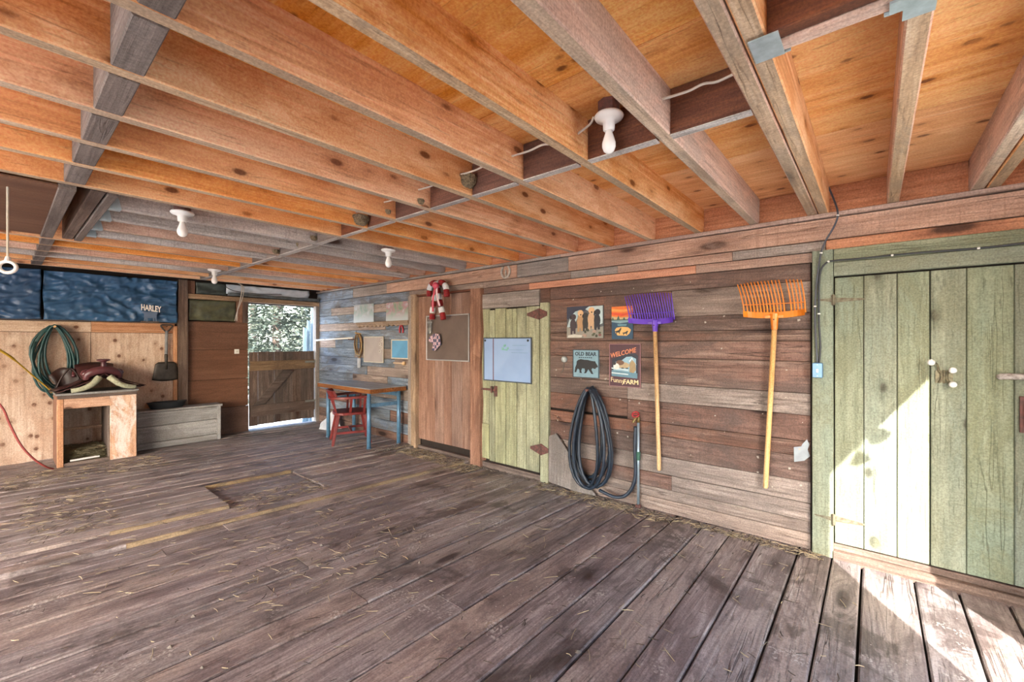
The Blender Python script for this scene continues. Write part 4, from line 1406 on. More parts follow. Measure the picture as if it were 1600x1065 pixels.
# -- board leaning behind the hose
pts = [(862, 750), (861, 680), (872, 676), (886, 697), (912, 740), (936, 772), (905, 772)]
P = [PW(u, v) for u, v in pts]
mb = MB()
lo = min(p[1] for p in P)
P = [(a, max(.004, b)) for a, b in P]
mb.prism([(XW - .012 - .03 * (1 - b / .75), a, b) for a, b in P], (-.012, 0, 0))
tag(mb.build('leaning_board', W('beam_grey', 'Z')), 'round-cornered grey plywood offcut leaning behind the coiled hose', 'board')
# -- white scrap at the jamb
pts = [(1240.5, 698), (1252, 697), (1254, 693), (1261, 686), (1265, 694), (1262, 702), (1266, 712), (1257, 719), (1241, 721)]
mb = MB().prism([(XW - .004, *PW(u, v)) for u, v in pts], (-.002, 0, 0))
tag(mb.build('tin_scrap', plain('scrap_tin', '#9aa2a7', .5, .1, .1)), 'torn pale tin scrap nailed low beside the green jamb', 'scrap')

# -- switch box and cables at the green jamb
y0, y1, z0, z1 = px_rect(1270.5, 1287, 566, 589)
t = thing('switch_box', 'pale blue metal switch box on the green jamb', 'switch box', (XW - .04, (y0 + y1) / 2, z0))
MB().box((XW - .07, y0, z0), (XW - .033, y1, z1)).build('box', plain('box_blue', '#5d809f', .4, .3, .08), t, bevel=.005)
MB().box((XW - .073, y0 + .003, z0 + .003), (XW - .07, y1 - .003, z1 - .003)).build('cover_plate', plain('plate_blue', '#6a8eae', .35, .3, .06), t, bevel=.001)
MB().box((XW - .082, (y0 + y1) / 2 - .006, (z0 + z1) / 2 - .014), (XW - .072, (y0 + y1) / 2 + .006, (z0 + z1) / 2 + .010)).build('toggle', WHITE, t, bevel=.002)
for zz in (z0 + .012, z1 - .012):
    MB().lathe([(.004, 0), (.004, .002), (.002, .003)], (XW - .073, (y0 + y1) / 2, zz), 8, Matrix.Rotation(-PI / 2, 4, 'Y')).build('screw', STEEL, t)
CAB = plain('grey_cable', '#4a4f58', .5, 0, .1)


def cable(name, label, pts, r=.0065, mat=CAB, clips=(), group=None):
    sp_ = spline(pts, 6)
    t = thing(name, label, 'cable', sp_[0], 0, group)
    MB().tube(sp_, r, 7).build('cable', mat, t, smooth=True)
    for c in clips:
        p = sp_[min(len(sp_) - 1, int(c * (len(sp_) - 1)))]
        MB().box((p.x - .007, p.y - .008, p.z - .006), (p.x + .007, p.y + .008, p.z + .006)).build('clip', WHITE, t, bevel=.004)
    return t


def wp(u, v, d=.045):
    return (XW - d, *PW(u, v, XW - d))


cable('wall_cable', 'dark cable dropping from the ceiling past the beam to the switch box', [wp(1294.5, 292, .02), wp(1303, 312, .03), wp(1309, 333, .06), wp(1304, 352, .06), wp(1290, 376, .05), wp(1283, 395, .05), wp(1278, 425, .05), wp(1274, 465), wp(1273.5, 505), wp(1275.5, 540), wp(1277, 567)], .0055, CAB, (.22, .5, .74))
cable('wall_cable', 'dark cable running along the green door header and down to the switch box', [wp(1640, 374, .04), wp(1600, 379.5, .04), wp(1529, 387.5, .04), wp(1426, 395.5, .04), wp(1340, 404, .04), wp(1303, 407, .05), wp(1292, 410, .05), wp(1283, 421, .05), wp(1280, 440), wp(1279.5, 470), wp(1280, 510), wp(1282, 540), wp(1280, 567)], .0055, plain('black_cable', '#33383e', .5), (.18, .29, .48, .8))

# -- coat hook with porcelain knobs
yc, zc = PW(1474.5, 588)
t = thing('coat_hook', 'ornate iron coat hook with three white knobs on green door', 'coat hook', (XW - .01, yc, zc))
HK = plain('antique_iron', '#5c5644', .55, .5, .3, 60, '#8a8268')
mb = MB()
for s in (-1, 0, 1):
    mb.tube(spline([(XW - .016, yc + s * .022, zc + .036), (XW - .022, yc + s * .012, zc + .015), (XW - .022, yc + s * .012, zc - .015), (XW - .016, yc + s * .022, zc - .036)], 4), .006, 8)
mb.box((XW - .017, yc - .036, zc - .036), (XW - .011, yc + .036, zc + .036))
mb.build('plate', HK, t)
for (u, v, d) in ((1455, 566, .085), (1489, 578.5, .06), (1489, 600.5, .06)):
    ye, ze = PW(u, v, XW - d)
    mb = MB().tube(spline([(XW - .018, yc + (.02 if u < 1470 else -.02), zc + (.025 if v < 590 else -.025)), (XW - .035, yc + (ye - yc) * .55, zc + (ze - zc) * .9), (XW - d + .012, ye, ze)], 5), .005, 7)
    arm = mb.build('arm', HK, t, smooth=True)
    MB().lathe([(.003, -.017), (.013, -.013), (.018, 0), (.013, .013), (.003, .017)], (XW - d, ye, ze), 14, Matrix.Rotation(PI / 2, 4, 'Y')).build('knob', WHITE, arm, smooth=True)
# ================================================================== TABLE, CHAIR, SACK
t = thing('work_table', 'plywood-topped work table on blue steel pipe legs', 'table', (3.2, 5.42, ZF))
mb = MB().box((2.925, 4.735, .748), (3.462, 6.10, .80))
mb.build('tabletop', W('ply_edge', 'Y'), t, bevel=.003)
MB().box((2.927, 4.737, .8005), (3.460, 6.098, .806)).build('top_veneer', W('table_top', 'Y'), t)
legs = [(2.985, 4.86), (3.40, 4.82), (2.985, 5.90), (3.40, 5.94)]
for x, yy in legs:
    lg = MB().tube([(x, yy, ZF), (x, yy, .747)], .026, 12).build('leg', BLUEPIPE, t, smooth=True)
    MB().lathe([(.030, 0), (.030, .012), (.026, .016)], (x, yy, ZF), 12).build('foot', plain('leg_foot', '#3f5f78', .5), lg)
for k in (0, 2):
    (x0, ya), (x1, yb) = legs[k], legs[k + 1]
    MB().bar((x0 + .02, ya, .585), (x1 - .02, yb, .585), .022, .045).build('crossbar', BLUEPIPE, t)
MB().bar((3.40, 4.84, .70), (3.40, 5.92, .70), .03, .05).build('crossbar', BLUEPIPE, t)

ch = thing('armchair', 'red painted wooden captain chair pulled up to the table', 'chair', (3.05, 5.42, ZF), math.radians(-24))
L = lambda mb, nm, sm=False, mat=REDPAINT, bev=0.: mb.build(nm, mat, ch, True, sm, bev)
mb = MB()
n = 20
prof = []
for k in range(n):
    a = 2 * PI * k / n
    prof.append((.225 * math.copysign(abs(math.cos(a)) ** .6, math.cos(a)), .235 * math.copysign(abs(math.sin(a)) ** .6, math.sin(a)), .385))
L(MB().prism(prof, (0, 0, .035)), 'seat', bev=.008)
for sx_, sy_ in ((-1, -1), (-1, 1), (1, -1), (1, 1)):
    L(MB().bar((sx_ * .16, sy_ * .17, .385), (sx_ * .235, sy_ * .225, 0), .042, .042, (0, 1, 0), .034, .034), 'leg', bev=.006)
for sy_ in (-1, 1):
    L(MB().bar((-.20, sy_ * .205, .16), (.20, sy_ * .205, .16), .02, .028), 'stretcher')
L(MB().bar((0, -.2, .16), (0, .2, .16), .02, .028), 'stretcher')
rail = spline([(.20, -.25, .625), (.05, -.265, .62), (-.12, -.245, .615), (-.22, -.15, .615), (-.25, 0, .615), (-.22, .15, .615), (-.12, .245, .615), (.05, .265, .62), (.20, .25, .625)], 5)
mb = MB()
for i, p in enumerate(rail):
    d = (rail[min(i + 1, len(rail) - 1)] - rail[max(i - 1, 0)]).normalized()
    nrm = Vector((-d.y, d.x, 0))
    w = .030
    for q in (p - nrm * w + Vector((0, 0, -.014)), p + nrm * w + Vector((0, 0, -.014)), p + nrm * w + Vector((0, 0, .014)), p - nrm * w + Vector((0, 0, .014))):
        mb.v.append(q)
for i in range(len(rail) - 1):
    for q in range(4):
        l = (q + 1) % 4
        mb.f.append((i * 4 + q, i * 4 + l, i * 4 + 4 + l, i * 4 + 4 + q))
m4 = (len(rail) - 1) * 4
mb.f += [(0, 1, 2, 3), (m4 + 3, m4 + 2, m4 + 1, m4)]
L(mb, 'arm_rail')
mb = MB()
mb.grid(lambda a, b: (-.245 + .07 * (2 * a - 1) ** 2 - .035 * b, -.20 + .40 * a, .625 + .085 * b), 10, 2, (-.026, 0, 0))
L(mb, 'crest_rail')
for k, a in enumerate((-.15, -.05, .05, .15)):
    L(MB().bar((-.185, a * .9, .415), (-.255 + .05 * (a / .2) ** 2, a * 1.05, .61), .045, .016, (1, 0, 0)), 'back_slat')
for sy_ in (-1, 1):
    for xx in (.15, -.02):
        L(MB().bar((xx, sy_ * .205, .415), (xx + .01, sy_ * .258, .61), .028, .028, (1, 0, 0)), 'arm_post')

mb = MB()


def sackf(a, b):
    ang = 2 * PI * a
    r = (.17 - .13 * b) * (1 + .35 * noise.noise((math.cos(ang) * 1.6, math.sin(ang) * 1.6, b * 2.5)))
    return (3.30 + r * .8 * math.cos(ang) + .05 * b, 6.47 + r * 1.25 * math.sin(ang) - .05 * b, ZF + .004 + .21 * b ** .8 * (1 + .25 * math.sin(3 * ang)))


mb.grid(sackf, 30, 10)
mb.v.append(Vector((3.35, 6.42, ZF + .21)))
k = len(mb.v) - 1
for i in range(30):
    mb.f.append((i * 11 + 10, (i + 1) * 11 + 10, k))
tag(mb.build('feed_sack', plain('white_sack', '#cfd4dd', .6, 0, .1, 6, bump=.4, bdist=.02), smooth=False), 'crumpled white sack on the floor behind the work table', 'sack')

# ================================================================== FAR WALL: TARPS, HOSE, CRATE, SADDLE, CHEST
def tarp(name, label, x0, x1, z0, z1, col, col2, amp, seed, nx=40, nz=16, cat='tarpaulin', yo=.03, tilt=0., rough=.38):
    def fn(a, b):
        x, z = x0 + (x1 - x0) * a, z0 + (z1 - z0) * b
        q = noise.noise((x * 2.1, z * 2.3, seed + 9)) * 1.4
        fold = 1 - abs(noise.noise((x * 3.4 + z * 4 + q + seed, z * 7 - x * 2.0, seed))) * 1.6 + .5 * (1 - abs(noise.noise((x * 8 - z * 9 + q, z * 15 + x * 4, seed + 5))) * 1.6) + .25 * (1 - abs(noise.noise((x * 21 + z * 9, z * 30 - x * 8, seed + 2))) * 1.6)
        return (x + .01 * noise.noise((z * 6, seed, 0)), YB - yo - amp * fold - tilt * b, z + .008 * noise.noise((x * 5, seed, 3)))
    mb = MB()
    mb.grid(fn, nx, nz, (0, .004, 0))
    o = mb.build(name, plain('tarp_' + col[1:], col, rough, 0, .12, 9, col2, bump=.35, bdist=.01), smooth=True)
    return tag(o, label, cat)


xa = PB(65, 470)[0]
tarp('blue_tarp', 'crumpled blue tarpaulin stretched high over the plywood above the green hose', -1.8, xa - .01, 1.645, 2.20, '#35567a', '#2a4767', .045, 3.1, 130, 44)
tarp('blue_tarp', 'wrinkled blue tarpaulin ending at the dark post above the shovel', xa + .01, PB(274, 470)[0], 1.645, 2.20, '#3b6288', '#2f5274', .045, 8.7, 90, 44)
MB().box((LEFT_X, YB - .022, 1.632), (PB(276, 470)[0], YB + .02, 1.645)).build('ledge', W('post_dark', 'X'), WB)
x0, x1 = PB(293, 485)[0], PB(367, 485)[0]
tarp('olive_tarp', 'small olive tarpaulin patch above the brown sheets', x0 + .01, x1, 1.69, 1.975, '#5f6149', '#3f4336', .03, 15.2, 20, 10, yo=.002)
x0, x1 = PB(305, 452)[0], PB(352, 452)[0]
tarp('dark_tarp', 'dark green tarpaulin scrap tucked over the girt beside the red stud', x0, x1, 2.062, Z_JOIST - .01, '#4b544f', '#31393a', .03, 21.2, 16, 8, yo=.0)
x0, x1 = PB(338, 452)[0] + .1, 3.30
tarp('plastic_sheet', 'white plastic sheet sagging above the half door', x0, x1, 2.085, Z_JOIST - .012, '#ccd6e0', '#b3bfcc', .035, 30.2, 26, 8, cat='sheet', yo=.045)
tarp('grey_tarp', 'grey tarpaulin strip bunched along the girt above the half door', x0, 3.44, 2.055, 2.10, '#62696c', '#3c4244', .03, 36.2, 30, 5, yo=.115)

# green hose
xc, zt = PB(84, 508)
t = thing('green_hose', 'dark green garden hose coiled on the plywood beside the saddle crate', 'hose', (xc, YB - .1, .9))
GH = plain('green_hose_rubber', '#1f4a48', .42, 0, .12, 20, '#173a3c')
wob2 = [(.20, .62, .0), (.09, .80, .06), (.215, .58, -.02), (.11, .88, -.06), (.195, .72, .03), (.07, .62, .06), (.205, .78, .0), (.12, .92, .05), (.20, .66, .0)]


def ghose(s):
    k = int(s) % 8
    f = s - int(s)
    a, b = wob2[k], wob2[k + 1]
    w, h, o = (a[i] + (b[i] - a[i]) * f for i in range(3))
    ang = 2 * PI * f
    drop = (1 - math.cos(ang)) / 2
    return Vector((xc + o * drop + w * math.sin(ang) * (.72 + .28 * math.sin(drop * PI)), YB - .025 - .014 * s - .01 * math.sin(ang * 2 + k), zt - h * drop - .012 * (k % 3)))


MB().tube([ghose(i / 24) for i in range(int(7.9 * 24))], .0115, 7).build('hose', GH, t, smooth=True)
MB().tube([(xc, YB + .002, zt - .03), (xc, YB - .17, zt - .015)], .012, 8).build('peg', W('handle', 'Y'), t)

# crate under the saddle
CX0, CX1, CY0, CY1, CZ = .39, 1.04, 6.66, 7.21, .835
t = thing('wooden_crate', 'open-fronted wooden crate stand with straw inside, under the saddle', 'crate', ((CX0 + CX1) / 2, (CY0 + CY1) / 2, ZF))
k1, k2 = CX0 + .05, CX0 + .415
board('top', (CX0 - .01, CY0 - .02, CZ - .022), (CX1 + .015, CY1, CZ), 'X', 'chest', t)
board('top_edge', (CX0 + .003, CY0 - .012, CZ - .06), (CX1, CY0 + .01, CZ - .023), 'X', 'post_dark', t)
board('side', (CX0, CY0 + .02, ZF), (CX0 + .02, CY1, CZ - .024), 'Z', 'post_red', t)
board('side', (CX1 - .02, CY0 + .02, ZF), (CX1, CY1, CZ - .024), 'Z', 'crate', t)
board('back', (CX0 + .021, CY1 - .018, ZF), (CX1 - .021, CY1, CZ - .024), 'Z', 'plywood', t)
board('stile', (CX0, CY0, ZF), (k1, CY0 + .02, CZ - .061), 'Z', 'stud_orange', t)
board('rail', (k1 + .001, CY0, CZ - .17), (k2, CY0 + .02, CZ - .061), 'X', 'crate', t)
board('front_panel', (k2 + .003, CY0 - .002, ZF), (CX1 - .003, CY0 + .02, CZ - .061), 'Z', 'crate_white', t)
board('divider', (k2 - .01, CY0 + .021, ZF), (k2 + .008, CY1 - .02, CZ - .03), 'Z', 'post_dark', t)
board('sill', (k1 + .001, CY0 + .01, ZF), (k2, CY0 + .03, ZF + .035), 'X', 'post_dark', t)
board('inner_shelf', (CX0 + .022, CY1 - .06, .36), (k2 - .012, CY1 - .02, .39), 'X', 'plywood', t)
mb = MB().bar((k1 + .05, CY0 + .03, ZF + .052), (k2 - .08, CY0 + .06, ZF + .052), .012, .018)
tag(mb.build('white_stick', WHITE), 'white stick lying in the mouth of the wooden crate', 'stick')


def straws(name, label, spots, n, z, col, seed, ln=(.03, .09), wd=.0017, lift=.0):
    rr = random.Random(seed)
    mb = MB()
    for _ in range(n):
        x0, x1, y0, y1 = rr.choice(spots)
        x, yy = rr.uniform(x0, x1), rr.uniform(y0, y1)
        zz = z(x, yy) if callable(z) else z
        a = rr.uniform(0, PI)
        l = rr.uniform(*ln) / 2
        w = wd * rr.uniform(.7, 1.6)
        h = rr.uniform(0, lift)
        d, p = Vector((math.cos(a), math.sin(a), rr.uniform(-.1, .1) if lift else 0)) * l, Vector((-math.sin(a), math.cos(a), 0)) * w
        c = Vector((x, yy, zz + .003 + h))
        bend = p * rr.uniform(-3, 3)
        o = len(mb.v)
        mb.v += [c - d - p, c - d + p, c + bend + p, c + bend - p, c + d + p, c + d - p, c + bend + Vector((0, 0, w * 1.4)), c - d + Vector((0, 0, w)), c + d + Vector((0, 0, w))]
        mb.f += [(o, o + 3, o + 6, o + 7), (o + 7, o + 6, o + 2, o + 1), (o + 3, o + 5, o + 8, o + 6), (o + 6, o + 8, o + 4, o + 2)]
    ob = mb.build(name, plain('straw_' + col[1:], col, .8, 0, .25, 3))
    return tag(ob, label, 'straw', kind='stuff')


def fz(x, yy):
    y0 = yy
    for _ in range(3):
        y0 = yy - fan(y0) * (x - XW)
    if y0 < 3.56:
        return .004
    if y0 < 3.83:
        return .026
    if y0 < 4.53:
        return .048 if x < 1.22 else (.02 if x < 1.97 else .03)
    return .05


straws('straw_bedding', 'heap of straw inside the wooden crate', [(k1, k2 - .03, CY0 + .08, CY1 - .05)], 2600, ZF + .0, '#8d8160', 5, (.04, .12), .0019, .15)

# saddle
sd = thing('saddle', 'brown leather western saddle with pale fleece resting on the wooden crate', 'saddle', (.74, 6.88, CZ), math.radians(6))
LEA = plain('saddle_leather', '#4c2a29', .42, 0, .2, 9, '#331b1b')
LEA2 = plain('saddle_swell', '#5f3438', .36, 0, .15, 9, '#46262a')
FLE = plain('fleece', '#b7b79c', .9, 0, .15, 60, '#8f8f78', bump=.8, bdist=.01)
LD = lambda mb, nm, mat, sm=True: mb.build(nm, mat, sd, True, sm)
# local: front towards -Y
mb = MB()


def skirt(a, b):
    u = 2 * a - 1
    y_ = -.22 + .44 * b
    ridge = .155 + .03 * (2 * b - 1) ** 2
    z = ridge - .175 * abs(u) ** .75 + .012
    return (u * (.33 + .03 * math.sin(b * PI)), y_ + .03 * abs(u), max(.006, z))


mb.grid(skirt, 20, 10, (0, 0, .009))
LD(mb, 'skirt', LEA)
for s in (-1, 1):
    P = [(s * .045, -.20, .155), (s * .075, -.225, .12), (s * .12, -.235, .075), (s * .19, -.23, .04), (s * .27, -.215, .024)]
    LD(MB().tube(spline(P, 4), [.034 - .0006 * i for i in range(17)], 10), 'fleece_pad', FLE)
P = [(-.135, -.15, .135), (-.13, -.16, .185), (-.08, -.175, .222), (0, -.18, .235), (.08, -.175, .222), (.13, -.16, .185), (.135, -.15, .135)]
LD(MB().tube(spline(P, 5), [.030 + .016 * math.sin(PI * i / 30) for i in range(31)], 12), 'swell', LEA2)
for s in (-1, 1):
    LD(MB().lathe([(.004, -.05), (.035, -.035), (.05, 0), (.035, .035), (.004, .05)], (s * .135, -.135, .20), 12, Matrix.Rotation(PI / 2, 4, 'Y')), 'swell_wing', LEA2)
LD(MB().lathe([(.036, -.01), (.026, .025), (.021, .066), (.028, .076), (.056, .086), (.062, .096), (.05, .104), (.01, .107)], (0, -.17, .255), 18), 'horn', LEA2)
mb = MB()
mb.grid(lambda a, b: ((2 * a - 1) * (.10 + .07 * b), -.13 + .33 * b, .20 - .05 * math.sin(b * PI) + .10 * b ** 3 - .05 * (2 * a - 1) ** 2 * (1 - b * .5)), 10, 10, (0, 0, .015))
LD(mb, 'seat', LEA)
P = [(-.19, .13, .16), (-.16, .19, .235), (-.07, .225, .285), (.07, .225, .285), (.16, .19, .235), (.19, .13, .16)]
LD(MB().tube(spline(P, 5), .018, 8), 'cantle', LEA2)
for s in (-1, 1):
    mb = MB()
    mb.grid(lambda a, b: (s * (.16 + .22 * b), -.06 + .16 * (a - .5) * (1 + .5 * b), .118 - .10 * b ** .7 + .012), 4, 8, (0, 0, .007))
    fd = LD(mb, 'fender', LEA)
    MB().tube([WM[sd] @ Vector((s * (.37 + .03 * math.cos(q * PI / 6)), -.02 + .05 * math.sin(q * PI / 6), .022)) for q in range(12)], .010, 7, True).build('stirrup', plain('dark_stirrup', '#2f2320', .5), fd, smooth=True)

# dark leather flap hanging behind the saddle
t = thing('leather_flap', 'dark brown leather flap hanging over the green hose', 'leather', (.50, 7.12, CZ))
mb = MB()
mb.grid(lambda a, b: (.37 + .24 * a + .03 * math.sin(b * 4), 7.03 + .05 * math.sin(a * 5) + .04 * b, CZ + .004 + .26 * b * (.65 + .35 * math.sin(a * PI))), 8, 6, (0, -.012, 0))
mb.build('flap', plain('dark_leather', '#34201c', .5, 0, .2, 9), t, smooth=True)
MB().tube(spline([(.40, 7.0, CZ + .02), (.45, 7.0, CZ + .16), (.52, 7.01, CZ + .25), (.58, 7.0, CZ + .15), (.60, 6.98, CZ + .02)], 5), .009, 7).build('strap', plain('dark_leather', '#34201c'), t, smooth=True)

# chest and pan
t = thing('wooden_chest', 'low grey weathered wooden chest against the far wall', 'chest', (1.53, 7.05, ZF))
HX0, HX1, HY0, HY1, HZ = 1.085, 1.965, 6.93, 7.16, .53
board('lid', (HX0 - .012, HY0 - .02, HZ - .028), (HX1 + .02, HY1 + .005, HZ), 'X', 'chest', t)
zs = [ZF, .125, .33, HZ - .03]
for z0, z1 in zip(zs, zs[1:]):
    board('front_board', (HX0, HY0 + (0 if z0 > .1 else -.008), z0 + .002), (HX1 - .04, HY0 + .02, z1 - .003), 'X', 'chest', t)
board('corner_post', (HX1 - .038, HY0 - .008, ZF), (HX1 + .004, HY0 + .02, HZ - .03), 'Z', 'chest', t)
board('end_panel', (HX1 - .02, HY0 + .022, ZF), (HX1, HY1, HZ - .03), 'Z', 'chest', t)
board('end_panel', (HX0, HY0 + .022, ZF), (HX0 + .02, HY1, HZ - .03), 'Z', 'chest', t)
board('back_panel', (HX0 + .021, HY1 - .018, ZF), (HX1 - .021, HY1, HZ - .03), 'X', 'chest', t)
px_, py_ = PB(261, 600, 7.05)[0], 7.045
mb = MB().lathe([(.165, 0), (.185, .03), (.20, .068), (.212, .074), (.212, .08), (.195, .08), (.175, .03), (.155, .012), (.01, .010)], (0, 0, 0), 28, Matrix.Diagonal((1, .48, 1, 1)))
for v in mb.v:
    v += Vector((px_, py_, HZ + .002))
tag(mb.build('rubber_pan', BLACKRUB, smooth=False), 'shallow black rubber feed pan standing on the grey chest', 'pan')

# scoop shovel
xs_, zb = PB(259.5, 595, YB - .04)
zt_ = PB(261, 508, YB - .04)[1]
zj = PB(261, 565, YB - .04)[1]
t = thing('scoop_shovel', 'dark scoop shovel with grey shaft hanging blade down on the plywood', 'shovel', (xs_, YB - .04, zb))
BL = plain('shovel_blade', '#4a443e', .45, .4, .2, 15)
mb = MB()
mb.grid(lambda a, b: (xs_ + (2 * a - 1) * (.145 - .035 * b - .03 * (b > .92)), YB - .03 - .035 * (1 - (2 * a - 1) ** 4) * .4 - .01 * b, zb + (zj - zb) * b + .02 * (1 - b) * (2 * a - 1) ** 2), 12, 8, (0, -.004, 0))
mb.build('blade', BL, t, smooth=True)
MB().tube([(xs_, YB - .055, zj - .10), (xs_, YB - .045, zj + .08), (xs_, YB - .04, zj + .10)], [.014, .020, .018], 10).build('socket', BL, t, smooth=True)
MB().tube([(xs_, YB - .04, zj + .08), (xs_ + .006, YB - .04, zt_ - .07)], .018, 10).build('shaft', plain('shaft_grey', '#8d8f92', .5, 0, .15), t, smooth=True)
MB().tube(spline([(xs_ + .006, YB - .04, zt_ - .085), (xs_ - .035, YB - .04, zt_ - .045), (xs_ - .052, YB - .04, zt_), (xs_ + .006, YB - .04, zt_ + .004), (xs_ + .064, YB - .04, zt_), (xs_ + .047, YB - .04, zt_ - .045)], 5, True), .010, 8, True).build('grip', plain('grip_dark', '#453f3b', .5), t, smooth=True)
MB().tube([(xs_ + .006, YB + .002, zt_ - .02), (xs_ + .006, YB - .07, zt_ - .015)], .006, 6).build('nail', IRON, t)

# name sign: white letters over a metal animal cut-out
t = thing('name_sign', 'metal animal cut-out with white name letters in front of blue tarp', 'sign', (PB(236, 500)[0], YB - .135, 1.645))
B3 = lambda x, z, d: (x, YB - .135 - d, z)
xa, za = PB(220.5, 485.5, YB - .135)
xb, zb2 = PB(252, 477.5, YB - .135)
text_mesh('HARLEY', xa, xb, za, zb2, B3, .006, plain('sign_white', '#ece7df', .4, 0, .03), 'lettering', t, shear=-.02, bold=.03)
poly = [(385, 500), (400, 470), (450, 462), (560, 480), (720, 485), (760, 460), (800, 450), (830, 470), (815, 530), (790, 590), (800, 745), (770, 745), (755, 650), (730, 650), (735, 740), (700, 740), (690, 650), (640, 655), (550, 650), (545, 745), (515, 745), (505, 680), (485, 672), (480, 720), (440, 715), (450, 650), (440, 520)]
mb = MB().prism([(PB(200 + a / 17.75, 460 + b / 17.75, YB - .135)[0], YB - .135, PB(200 + a / 17.75, 460 + b / 17.75, YB - .135)[1]) for a, b in poly], (0, .005, 0))
mb.build('animal', plain('sign_metal', '#6d7f99', .45, .4, .1), t)
x0, x1 = PB(222, 500, YB - .135)[0], PB(249, 500, YB - .135)[0]
zl = PB(236, 502, YB - .135)[1]
MB().box((x0, YB - .125, zl - .012), (x1, YB - .006, zl + .003)).build('shelf', W('post_dark', 'X'), t)

# white plate on the brown sheet
x0, z1 = PB(366.3, 545.3, YB - .012)
x1, z0 = PB(373.5, 552.3, YB - .012)
t = thing('wall_plate_switch', 'small white switch plate on the brown sheet', 'switch', ((x0 + x1) / 2, YB - .012, z0))
MB().box((x0, YB - .02, z0), (x1, YB - .006, z1)).build('plate', WHITE, t, bevel=.002)
MB().box(((x0 + x1) / 2 - .006, YB - .028, (z0 + z1) / 2 - .01), ((x0 + x1) / 2 + .006, YB - .019, (z0 + z1) / 2 + .01)).build('toggle', plain('toggle_cream', '#d9d2c3'), t)

# yellow rope, red cord
def fp(u, v, Y):
    x, z = PB(u, v, Y)
    return (x, Y, z)


P = [fp(-60, 510, 6.6), fp(0, 547, 6.7), fp(20, 560, 6.8), fp(52, 587, 7.0), fp(76, 607, 7.09), fp(81, 613, 7.1)]
tag(MB().tube(spline(P, 5), [.012] * 11 + [.007] * 15, 8).build('yellow_rope', plain('rope_yellow', '#c9a22e', .7, 0, .15, 50, bump=.4), smooth=True), 'taut yellow rope slanting down to the wooden crate', 'rope')
P = [fp(-50, 590, 6.5), fp(0, 632, 6.5), fp(15, 662, 6.5), fp(32, 694, 6.5), fp(52, 716, 6.52), fp(72, 729, 6.55)]
x, yy = PZ(85, 736, ZF)
P.append((CX0 - .03, 6.60, ZF + .012))
tag(MB().tube(spline(P, 5), .009, 8).build('red_rope', plain('cord_red', '#9c4440', .6, 0, .15, 30), smooth=True), 'slack red rope drooping to the foot of the wooden crate', 'rope')

# ================================================================== CEILING THINGS
def lamp(label, x, yy, z, box=False, s=1.0):
    t = thing('ceiling_lamp', label, 'lamp', (x, yy, z), 0, 'bare bulb lamp holders on the ceiling')
    MB().lathe([(.03 * s, .012), (.062 * s, .010), (.068 * s, .002), (.062 * s, -.008), (.045 * s, -.014), (.028 * s, -.022), (.026 * s, -.055), (.022 * s, -.058)], (x, yy, z), 22).build('holder', WHITE, t, smooth=True)
    b = MB().lathe([(.016 * s, 0), (.017 * s, -.018), (.025 * s, -.04), (.031 * s, -.06), (.031 * s, -.075), (.024 * s, -.093), (.012 * s, -.102), (.003, -.104)], (x, yy, z - .056 * s), 20).build('bulb', BULB, t, smooth=True)
    if box:
        MB().lathe([(.048, 0), (.048, Z_DECK - z - .012)], (x, yy, z + .011), 8).build('junction_box', IRON, t)
    return t


lamp('white lamp holder with bare bulb under a rusty box by the blocking', 1.672, .865, 2.355, True, .92)
lamp('white lamp holder with bare bulb against the grey joist near the joist hangers', *PZ(285, 333, 2.262), 2.262, True)
lamp('white lamp holder with bare bulb under the far joists by the white plastic', PZ(335, 421, 2.232)[0], PZ(335, 421, 2.232)[1], 2.225)
lamp('white lamp holder with bare bulb under joists over the candy canes', *PZ(607, 391, 2.25), 2.25, True)

# pull ring on a cord
xr_, yr_ = PZ(12, 288, Z_JOIST)
t = thing('pull_ring', 'white ring on a cord hanging from the hatch panel', 'pull cord', (xr_, yr_, 1.76))
zr = EYE + (532.5 - 417) * (yr_ / ray(12, 417)[1]) / F_PX
MB().tube([(xr_, yr_, Z_JOIST - .013), (xr_, yr_, zr + .03)], .005, 7).build('cord', plain('cord_white', '#cfc6b4', .8), t)
MB().tube([(xr_ + .03 * math.cos(a * PI / 8 ), yr_ - .012 * math.cos(a * PI / 8), zr + .03 * math.sin(a * PI / 8)) for a in range(16)], .009, 9, True).build('ring', WHITE, t, smooth=True)
MB().lathe([(.008, 0), (.013, .012), (.008, .03)], (xr_, yr_, zr + .026), 10).build('ferrule', WHITE, t)

# swallow nests on the joists
def nest(label, u, v, s, yface):
    a, b, z = ray(u, v)
    tt = yface / b
    x, zz = a * tt, EYE + z * tt
    mb = MB()
    rr = random.Random(int(u))
    N = 16
    for i in range(N + 1):
        th = PI * i / N
        for j in range(9):
            ph = PI / 2 * j / 8
            k = 1 + .22 * noise.noise((math.cos(th) * 6 + u, math.sin(ph) * 6, i * .9)) + rr.uniform(-.07, .07)
            r = s * k * math.cos(ph * .98) ** .6
            mb.v.append(Vector((x + r * math.cos(th), yface - .85 * r * math.sin(th), zz + s * .55 - s * 1.25 * math.sin(ph))))
    for i in range(N):
        for j in range(8):
            mb.f.append((i * 9 + j, (i + 1) * 9 + j, (i + 1) * 9 + j + 1, i * 9 + j + 1))
    top = len(mb.v)
    mb.v.append(Vector((x, yface - .02, zz + s * .40)))
    for i in range(N):
        mb.f.append((i * 9, top, (i + 1) * 9))
    o = mb.build('bird_nest', plain('mud_nest', '#9c8a6c', .95, 0, .4, 110, '#4d4233', bump=1.0, bdist=.012))
    return tag(o, label, 'nest')


